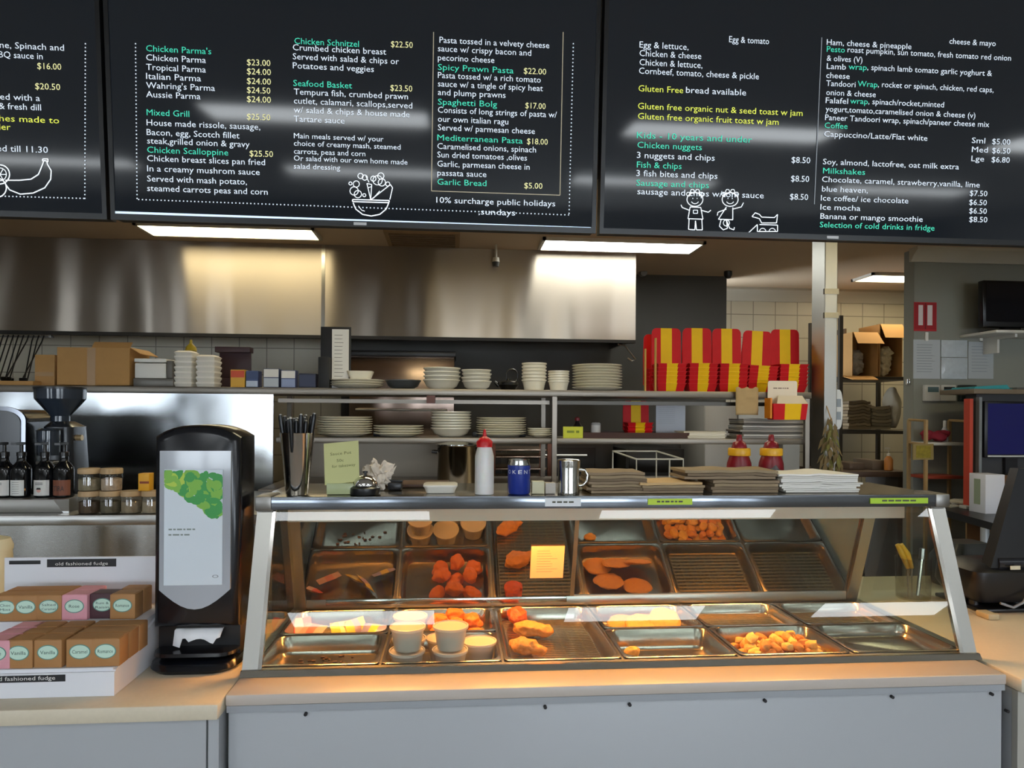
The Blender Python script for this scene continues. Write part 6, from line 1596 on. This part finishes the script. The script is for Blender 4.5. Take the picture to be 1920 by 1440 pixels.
# white box and papers on the desk
y = 3.8; x0, x1, z0, z1 = RC(1848, 890, 1884, 945, y)
t = thing('white_box', 'white carton on the desk below the navy monitor', 'box', ((x0 + x1) / 2, y, DZ))
part('carton', MB().box(x0, x1, y, y + .13, DZ + .0006, z1, .002), M('#d2d3dc', .6), t)
part('printed_side', MB().box(x0 - .0012, x0 - .0002, y + .04, y + .09, DZ + .05, z1 - .03), M('#8f9b84', .6), t, 0)
bagpile(1812, 58, 4.08, DZ, 7, .0055, .12, [M('#c5bda9', .8), M('#b5ad9b', .8)], ('loose paper sheet', 'the paper pile on the black desk'), 'loose sheets on the desk', 'paper_sheet', 'sheet', .01, .012)
xk = S(1815, 905, 4.15).x
one('keyboard_tray', MB().box(xk - .16, xk + .07, 4.13, 4.24, DZ + .0006, DZ + .03, .006), BLACK, 'black flat device on the desk behind the paper pile', 'device', (xk, 3.95, DZ))
one('ledger_book', MB().box(xk - .13, xk + .05, 4.0, 4.06, DZ + .0006, DZ + .02, .003), M('#b5b2aa', .6), 'pale book lying on the desk in front of the black device', 'book', (xk, 3.83, DZ))
one('wooden_box', MB().box(S(1890, 910, 3.8).x, S(1960, 910, 3.8).x, 3.8, 3.87, DZ + .0006, S(1900, 893, 3.8).z, .003), M('#7d5c38', .6, var=.15, scale=15), 'brown wooden box right of the white carton on the desk', 'box', (S(1920, 910, 3.8).x, 3.88, DZ))
# small wooden shelf unit against the wall
sy0 = 4.3
t = thing('wooden_shelf_unit', 'light wooden frame shelf standing before the grey wall', 'shelf unit', (S(1760, 850, sy0).x, sy0 + .1, DZ))
WF = M('#a98a5c', .5, var=.15, scale=20)
def fr(px, p0, p1, yy, wd=.018):
    q0_, q1_ = S(px, p0, yy), S(px, p1, yy); part('frame_post', MB().box(q0_.x - wd / 2, q0_.x + wd / 2, yy, yy + wd, q1_.z, q0_.z), WF, t, 0)
zb_ = DZ
for px, p0, yy in ((1706, 787, sy0 + .18), (1738, 787, sy0), (1782, 788, sy0 + .18), (1818, 788, sy0)):
    q0_ = S(px, p0, yy); part('frame_post', MB().box(q0_.x - .009, q0_.x + .009, yy, yy + .018, 0, q0_.z), WF, t, 0)
for pa, pb, pz_ in ((1706, 1738, 787), (1782, 1818, 788), (1706, 1738, 830)):
    a_, b_ = S(pa, pz_, sy0 + .18), S(pb, pz_, sy0)
    part('frame_rail', MB().tube([(a_.x, sy0 + .19, a_.z), (b_.x, sy0 + .009, a_.z - .005)], .009, 6), WF, t, 0)
xa, xb = S(1742, 832, sy0).x, S(1816, 832, sy0).x; zs_ = S(1780, 830, sy0).z
part('shelf_board', MB().box(xa - .002, xb - .01, sy0 + .0185, sy0 + .2, zs_ - .02, zs_, .002), M('#d0cdc6', .5), t)
zl = S(1780, 893, sy0).z
part('lower_board', MB().box(xa, xb - .015, sy0 + .0185, sy0 + .2, zl - .02, zl, .002), M('#9b3d28', .5), t)
m = MB(); rs = random.Random(5)
for k in range(9): m.blob((xa + .05 + rs.random() * .16, sy0 + .08 + rs.random() * .06, zs_ + .028 + rs.random() * .03), (.035, .03, .028), k, .4, 2, 2)
xc_ = (xa + xb) / 2
weld(one('red_cloth', m, M('#8f1f33', .8, var=.3, scale=30), 'crumpled dark red cloth on the white board of the wooden shelf', 'cloth', (xc_, sy0 + .1, zs_), smooth=60), .008)
xk = S(1773, 805, sy0 + .17).x
t = thing('spray_bottle', 'small white topped bottle behind the red cloth', 'bottle', (xk, sy0 + .18, zs_))
part('bottle_body', MB().lathe([(.02, .0006), (.022, .004), (.02, .08), (.01, .1)], (xk, sy0 + .178, zs_), 14), M('#c9c9c9', .3), t)
part('cap', MB().lathe([(.011, .1), (.011, .14), (.008, .145)], (xk, sy0 + .178, zs_), 14), WHITE, t)
q0_, q1_ = S(1712, 832, sy0 - .02), S(1750, 862, sy0 - .02)
m = MB(); m.box(q0_.x, q1_.x, sy0 - .022, sy0 - .012, q1_.z, q0_.z); m.mi = 1
m.box(q0_.x + .02, q1_.x - .02, sy0 - .024, sy0 - .0222, q1_.z + .012, q0_.z - .012)
t = one('picture_frame', m, [M('#8f7a48', .5), M('#8a7a1e', .7, var=.6, scale=40)], 'small framed picture with yellow green foliage on the wooden shelf', 'picture', (q0_.x, sy0 - .02, q1_.z), smooth=0)

# ------------------------------------------------------------------ store room seen past the column
ry = 5.45
xa, xb = S(1578, 700, ry).x, S(1716, 700, ry).x
zsh1 = S(1640, 706, ry).z; zsh2 = S(1640, 808, ry).z
t = thing('storage_rack', 'dark metal storage rack of boxes and bags past the column', 'rack', ((xa + xb) / 2, ry + .25, 0))
RK = M('#3a342d', .5, .3)
for xx_ in (xa, xb):
    for yy_ in (ry + .02, ry + .5): part('upright', MB().box(xx_ - .015, xx_ + .015, yy_ - .015, yy_ + .015, 0, zsh1 + .5), RK, t, 0)
for zz_ in (zsh1, zsh2, .95, .3): part('rack_shelf', MB().box(xa + .0155, xb - .0155, ry, ry + .52, zz_ - .025, zz_), RK, t, 0)
def openbox(p, y, label, dpt=.3, flapz=.05):
    x0, x1, z0, z1 = RC(*p, y); z0 = zsh1 + .0006
    t = thing('cardboard_box', label, 'cardboard box', ((x0 + x1) / 2, y, z0))
    m = MB(); e = .006
    m.box(x0, x0 + e, y, y + dpt, z0, z1); m.box(x1 - e, x1, y, y + dpt, z0, z1); m.box(x0 + e, x1 - e, y + dpt - e, y + dpt, z0, z1); m.box(x0 + e, x1 - e, y, y + dpt - e, z0, z0 + e); m.box(x0 + e, x1 - e, y, y + dpt - e, z1 - e, z1)
    part('box_body', m, CARD, t, 0)
    zf_ = z1 - (z1 - z0) * .27
    part('top_flap', MB().add([(x0 + e, y - .005, z1), (x1 - e, y - .005, z1), (x1 + .012, y - .07, zf_), (x0 + .006, y - .07, zf_), (x0 + e, y - .001, z1), (x1 - e, y - .001, z1), (x1 + .012, y - .066, zf_), (x0 + .006, y - .066, zf_)], [[0, 1, 2, 3], [7, 6, 5, 4], [0, 4, 5, 1], [1, 5, 6, 2], [2, 6, 7, 3], [3, 7, 4, 0]]), M('#cf9a58', .7), t, 0)
    return x0, x1, z0, z1
b1 = openbox((1598, 623, 1646, 704), ry + .03, 'open cardboard box of plastic bags, front left on the storage rack')
b2 = openbox((1649, 608, 1692, 704), ry + .06, 'taller open cardboard box of plastic bags at the right of the rack')
for k, (b_, lb) in enumerate(((b1, 'bundle of clear plastic bags inside the left open box'), (b2, 'bundle of cream plastic bags inside the right open box'))):
    m = MB(); x0, x1, z0, z1 = b_
    for j in range(5): m.blob((x0 + (x1 - x0) * rnd(.42, .58), ry + .15 + .02 * (j % 2), z0 + .068 + (z1 - z0) * .08 * j), ((x1 - x0) * .27, .05, (z1 - z0) * .12), j + k * 9, .5, 3, 3)
    weld(one('plastic_bag_bundle', m, M(['#9a948a', '#d6c9a4'][k], .3, var=.4, scale=30), lb, 'plastic bags', ((x0 + x1) / 2, ry + .12, z0), smooth=60), .008)
xk0, xk1 = S(1578, 650, ry + .2).x + .03, S(1598, 650, ry + .2).x
one('cardboard_box', MB().box(xk0, xk1 - .05, ry + .2, ry + .5, zsh1 + .0006, S(1590, 616, ry + .2).z, .002), M('#5b4630', .8), 'cardboard box with shade painted into its colour, left end of the rack', 'cardboard box', (xk0, ry + .3, zsh1))  # the shade at this end of the rack is put into the dark brown
q = S(1612, 706, ry - .04)
one('cardboard_flap', MB().add([(S(1580, 699, ry).x, ry + .025, zsh1 + .0006), (S(1640, 699, ry).x, ry + .025, zsh1 + .0006), (S(1646, 712, ry - .1).x, ry - .11, zsh1 - .035), (S(1598, 712, ry - .1).x, ry - .11, zsh1 - .035), (S(1580, 699, ry).x, ry + .025, zsh1 + .0056), (S(1640, 699, ry).x, ry + .025, zsh1 + .0056), (S(1646, 712, ry - .1).x, ry - .11, zsh1 - .03), (S(1598, 712, ry - .1).x, ry - .11, zsh1 - .03)], [[0, 1, 2, 3], [7, 6, 5, 4], [0, 4, 5, 1], [1, 5, 6, 2], [2, 6, 7, 3], [3, 7, 4, 0]]), M('#cf9a58', .7), 'flat cardboard flap hanging over the rack edge below the boxes', 'cardboard', (q.x, ry - .05, zsh1), smooth=0)
KB = [M('#7d6b50', .8), M('#8c7a5e', .8), M('#6a5a44', .8)]
bagpile(1612, 44, ry + .08, zsh2 + .012, 9, .026, .3, KB, ('kraft bag bundle', 'the left pile on the middle rack shelf'), 'left kraft bag pile', 'kraft_bag_bundle', 'bag bundle', .008, .02)
bagpile(1652, 38, ry + .08, zsh2 + .012, 7, .028, .3, [M('#8f8268', .8), M('#7a6d56', .8)], ('kraft bag bundle', 'the right pile on the middle rack shelf'), 'right kraft bag pile', 'kraft_bag_bundle', 'bag bundle', .008, .02)
xk = S(1686, 770, ry + .05).x; zt_ = S(1686, 732, ry + .05).z
m = MB(); m.blob((xk, ry + .15, (zsh2 + zt_) / 2 + .02), (.05, .1, (zt_ - zsh2) / 2 + .0), 6, .25, 3, 2, flat=.98)
one('white_bag_roll', m, M('#bdb39c', .6), 'upright pale roll of bags at the right of the rack', 'bag roll', (xk, ry + .15, zsh2), smooth=60)
# low bench with pump bottle before the store room
ly = 4.75
xa, xb = S(1562, 880, ly).x, S(1712, 880, ly).x; zl = S(1680, 884, ly).z
t = thing('store_bench', 'dark wooden bench below the storage rack', 'bench', ((xa + xb) / 2, ly + .2, 0))
part('bench_top', MB().box(xa, xb - .02, ly, ly + .5, zl - .04, zl, .003), M('#4a3526', .5, var=.2, scale=12), t)
for xx_ in (xa + .03, xb - .08): part('leg', MB().box(xx_, xx_ + .05, ly + .05, ly + .45, 0, zl - .0405), M('#3a2a20', .5), t, 0)
xk = S(1680, 870, ly + .04).x - .03
t = thing('pump_bottle', 'amber pump bottle with a pale pump on the dark bench', 'bottle', (xk, ly + .08, zl))
zz = lambda py: S(1680, py, ly + .08).z - zl
part('bottle_body', MB().lathe([(.026, .0006), (.03, .004), (.03, zz(862)), (.022, zz(858)), (.012, zz(855))], (xk, ly + .08, zl), 20), M('#c07a3a', .3), t)
part('pump', MB().lathe([(.013, zz(855)), (.013, zz(851)), (.004, zz(850)), (.004, zz(842))], (xk, ly + .08, zl), 12).box(xk - .024, xk + .008, ly + .074, ly + .086, zl + zz(842), zl + zz(839)), M('#cfcac0', .4), t)
for k, (px, w_, col, lb) in enumerate(((1600, .12, '#5d4b3c', 'dark flat carton at the left of the dark bench'), (1640, .1, '#6a5a4a', 'brown flat carton in the middle of the dark bench'))):
    xx_ = S(px, 870, ly + .2).x
    one('flat_carton', MB().box(xx_ - w_ / 2, xx_ + w_ / 2, ly + .15, ly + .4, zl + .0006, zl + .05 + .02 * k, .004), M(col, .7), lb, 'carton', (xx_, ly + .2, zl))
# soap dispenser on the column
yq = 3.6; x0, x1, z0, z1 = RC(1560, 729, 1589, 806, yq)
x0 = cx2 + .001
t = thing('soap_dispenser', 'white rounded dispenser on the right side of the steel column', 'dispenser', (x0, 3.69, z0))
m = MB(); P = []
n = 12; hw_ = (x1 - x0); 
for k in range(n + 1):
    a = -PI / 2 + PI * k / n; P.append((x0 + hw_ * max(0.0, math.cos(a)) ** .35, (z0 + z1) / 2 + (z1 - z0) / 2 * math.sin(a)))
P = [(x0, z0)] + P[1:-1] + [(x0, z1)]
m.prism(P, 'xz', 3.645, 3.735); part('housing', m, M('#cfd2d4', .3), t, 40)
for pa, pb in ((748, 763), (772, 787)):
    part('window', MB().box(x0 + .01, x0 + hw_ * .75, 3.643, 3.6445, S(1575, pb, 3.64).z, S(1575, pa, 3.64).z), M('#8d97a3', .2), t, 0)
# dried bundle hanging on the column front
y = 3.56; q = S(1561, 790, y)
t = thing('dried_herb_bundle', 'bundle of dried brown and green leaves hanging on the steel column', 'dried leaves', (q.x, y, q.z))
zt_, zb_ = S(1557, 782, y).z, S(1557, 905, y).z
part('cord', MB().cyl((q.x, y + .01, zt_ - .02), (q.x, 3.621, zt_ + .06), .003, n=6), KRAFT, t)
rs = random.Random(3)
ml = {0: MB(), 1: MB()}
for k in range(90):
    f = rs.random(); z = zt_ - (zt_ - zb_) * f; spread = .016 + .06 * f ** 1.3
    x = q.x + rs.uniform(-1, 1) * spread - .01; yy = y + rs.uniform(-.03, .02)
    L_ = .04 + .05 * rs.random(); a = rs.uniform(-.6, .6); w_ = .007 + .008 * rs.random()
    d = Vector((math.sin(a), rs.uniform(-.2, .2), -math.cos(a))); s_ = Vector((d.z, .3 * rs.uniform(-1, 1), -d.x)) * w_
    p = Vector((x, yy, z)); mm = ml[k % 3 != 0]
    mm.add([p, p + d * L_ * .4 + s_, p + d * L_, p + d * L_ * .4 - s_], [[0, 1, 2, 3]])
part('brown_leaves', ml[1], M('#6b5a3a', .8, var=.3, scale=30), t, 0, kind='stuff')
part('green_leaves', ml[0], M('#6d6a34', .8, var=.3, scale=30), t, 0, kind='stuff')

# ------------------------------------------------------------------ right counter: tongs jar and black terminal
q = G(1712, 1122, CZ); y = q.y
zz = lambda py: S(1712, py, y).z - CZ
t = thing('utensil_jar', 'clear container on the right counter holding yellow handled tongs', 'container', (q.x, y, CZ))
part('jar_wall', MB().lathe([(.055, .0006), (.06, .004), (.064, zz(1045)), (.062, zz(1045)), (.058, .008), (0, .007)], (q.x, y, CZ), 28), glass('jar_plastic', '#f3f1ec', .06), t, 50)
tq = Vector((q.x - .02, y - .01, CZ + .009)); a_ = S(1706, 1065, y - .01); b_ = S(1686, 1021, y - .01)
t = thing('tongs', 'tongs with a bright yellow handle leaning in the clear container', 'tongs', tq)
for s_ in (-1, 1):
    part('arm', MB().tube([tq + Vector((s_ * .008, 0, 0)), Vector((a_.x + s_ * .008, a_.y, a_.z))], .003), STEEL_B, t)
    part('grip', MB().tube([Vector((a_.x + s_ * .008, a_.y, a_.z)), Vector(((a_.x + b_.x) / 2 + s_ * .011, a_.y, (a_.z + b_.z) / 2 + .01)), Vector((b_.x + s_ * .007, b_.y, b_.z))], [.008, .011, .009]), M('#e0a91a', .4), t, 60)
xk = q.x + .025
t = thing('steel_scoop', 'steel scoop handle standing in the clear container', 'scoop', (xk, y, CZ + .009))
part('handle', MB().tube([(xk, y + .01, CZ + .009), (xk + .02, y + .015, CZ + zz(1050))], .007), STEEL_B, t)
part('grip_end', MB().tube([(xk + .02, y + .015, CZ + zz(1050)), (xk + .024, y + .016, CZ + zz(1030))], .011), STEEL, t)
# black terminal, seen from its back, cut by the right edge
ky = 2.35
kx = lambda px, yy=ky: S(px, 1060, yy).x
kz = lambda py, yy=ky: S(1870, py, yy).z
t = thing('cash_terminal', 'bulky black register terminal on a stand at the right edge', 'register', (kx(1880), ky, CZ))
TB = M('#101116', .3)
part('stand_foot', MB().box(kx(1832), kx(1990), ky - .02, ky + .22, CZ + .0006, CZ + .014, .004), TB, t)
part('stand_post', MB().cyl((kx(1846), ky + .05, CZ + .0145), (kx(1846), ky + .05, kz(1130)), .017, n=16), M('#1b1b20', .2), t)
part('stand_post', MB().cyl((kx(1935), ky + .08, CZ + .0145), (kx(1935), ky + .08, kz(1130)), .03, n=16), TB, t)
part('lower_body', MB().loft([rr(kx(1990) - kx(1838), .2, .03, kz(1130), (kx(1990) + kx(1838)) / 2, ky + .1), rr(kx(1990) - kx(1822), .24, .04, kz(1105), (kx(1990) + kx(1822)) / 2, ky + .1), rr(kx(1990) - kx(1826), .24, .04, kz(1072), (kx(1990) + kx(1826)) / 2, ky + .1), rr(kx(1990) - kx(1860), .16, .03, kz(1060), (kx(1990) + kx(1860)) / 2, ky + .1)]), TB, t, 50)
m = MB(); a0, a1 = kx(1892), kx(1990)
m.add([(a0 - .07, ky, kz(1065)), (a1, ky, kz(1065)), (a1, ky + .03, kz(880)), (a0 + .06, ky + .03, kz(880)), (a0 - .07, ky + .05, kz(1065)), (a1, ky + .05, kz(1065)), (a1, ky + .07, kz(880)), (a0 + .06, ky + .07, kz(880))], [[0, 1, 2, 3], [7, 6, 5, 4], [0, 4, 5, 1], [1, 5, 6, 2], [2, 6, 7, 3], [3, 7, 4, 0]])
part('display_back', m, M('#141519', .35), t, 0)
part('hinge', MB().cyl((kx(1872), ky + .02, kz(1058)), (kx(1990), ky + .02, kz(1058)), .028, n=18), M('#1d1e24', .25), t)
part('cable', MB().tube([(kx(1925), ky - .03, kz(1090)), (kx(1905), ky - .035, kz(1125)), (kx(1888), ky - .03, kz(1135)), (kx(1868), ky - .02, kz(1128))], .005), M('#7d8086', .4), t)
part('paper_tab', MB().box(kx(1886), kx(1904), ky - .022, ky - .0195, kz(1066), kz(1059)), M('#d0c9ae', .6), t, 0)
one('receipt_pad', MB().box(kx(1838, ky - .06), kx(1858, ky - .06), ky - .1, ky - .04, CZ + .0006, CZ + .02, .003), M('#b7a684', .7), 'small tan pad on the counter beside the terminal stand', 'pad', (kx(1848), ky - .07, CZ))
# teal-black case between post and terminal
one('equipment_case', MB().loft([rr(.2, .16, .03, CZ + .0006, kx(1828, 2.66), 2.72), rr(.22, .18, .04, CZ + .05, kx(1828, 2.66), 2.72), rr(.22, .18, .04, S(1828, 1050, 2.66).z, kx(1828, 2.66), 2.72), rr(.14, .12, .03, S(1828, 1020, 2.66).z, kx(1828, 2.66), 2.72)]), M('#1f2526', .4), 'dark rounded equipment case behind the right end post of the warmer', 'case', (kx(1828, 2.66), 2.72, CZ), smooth=50)
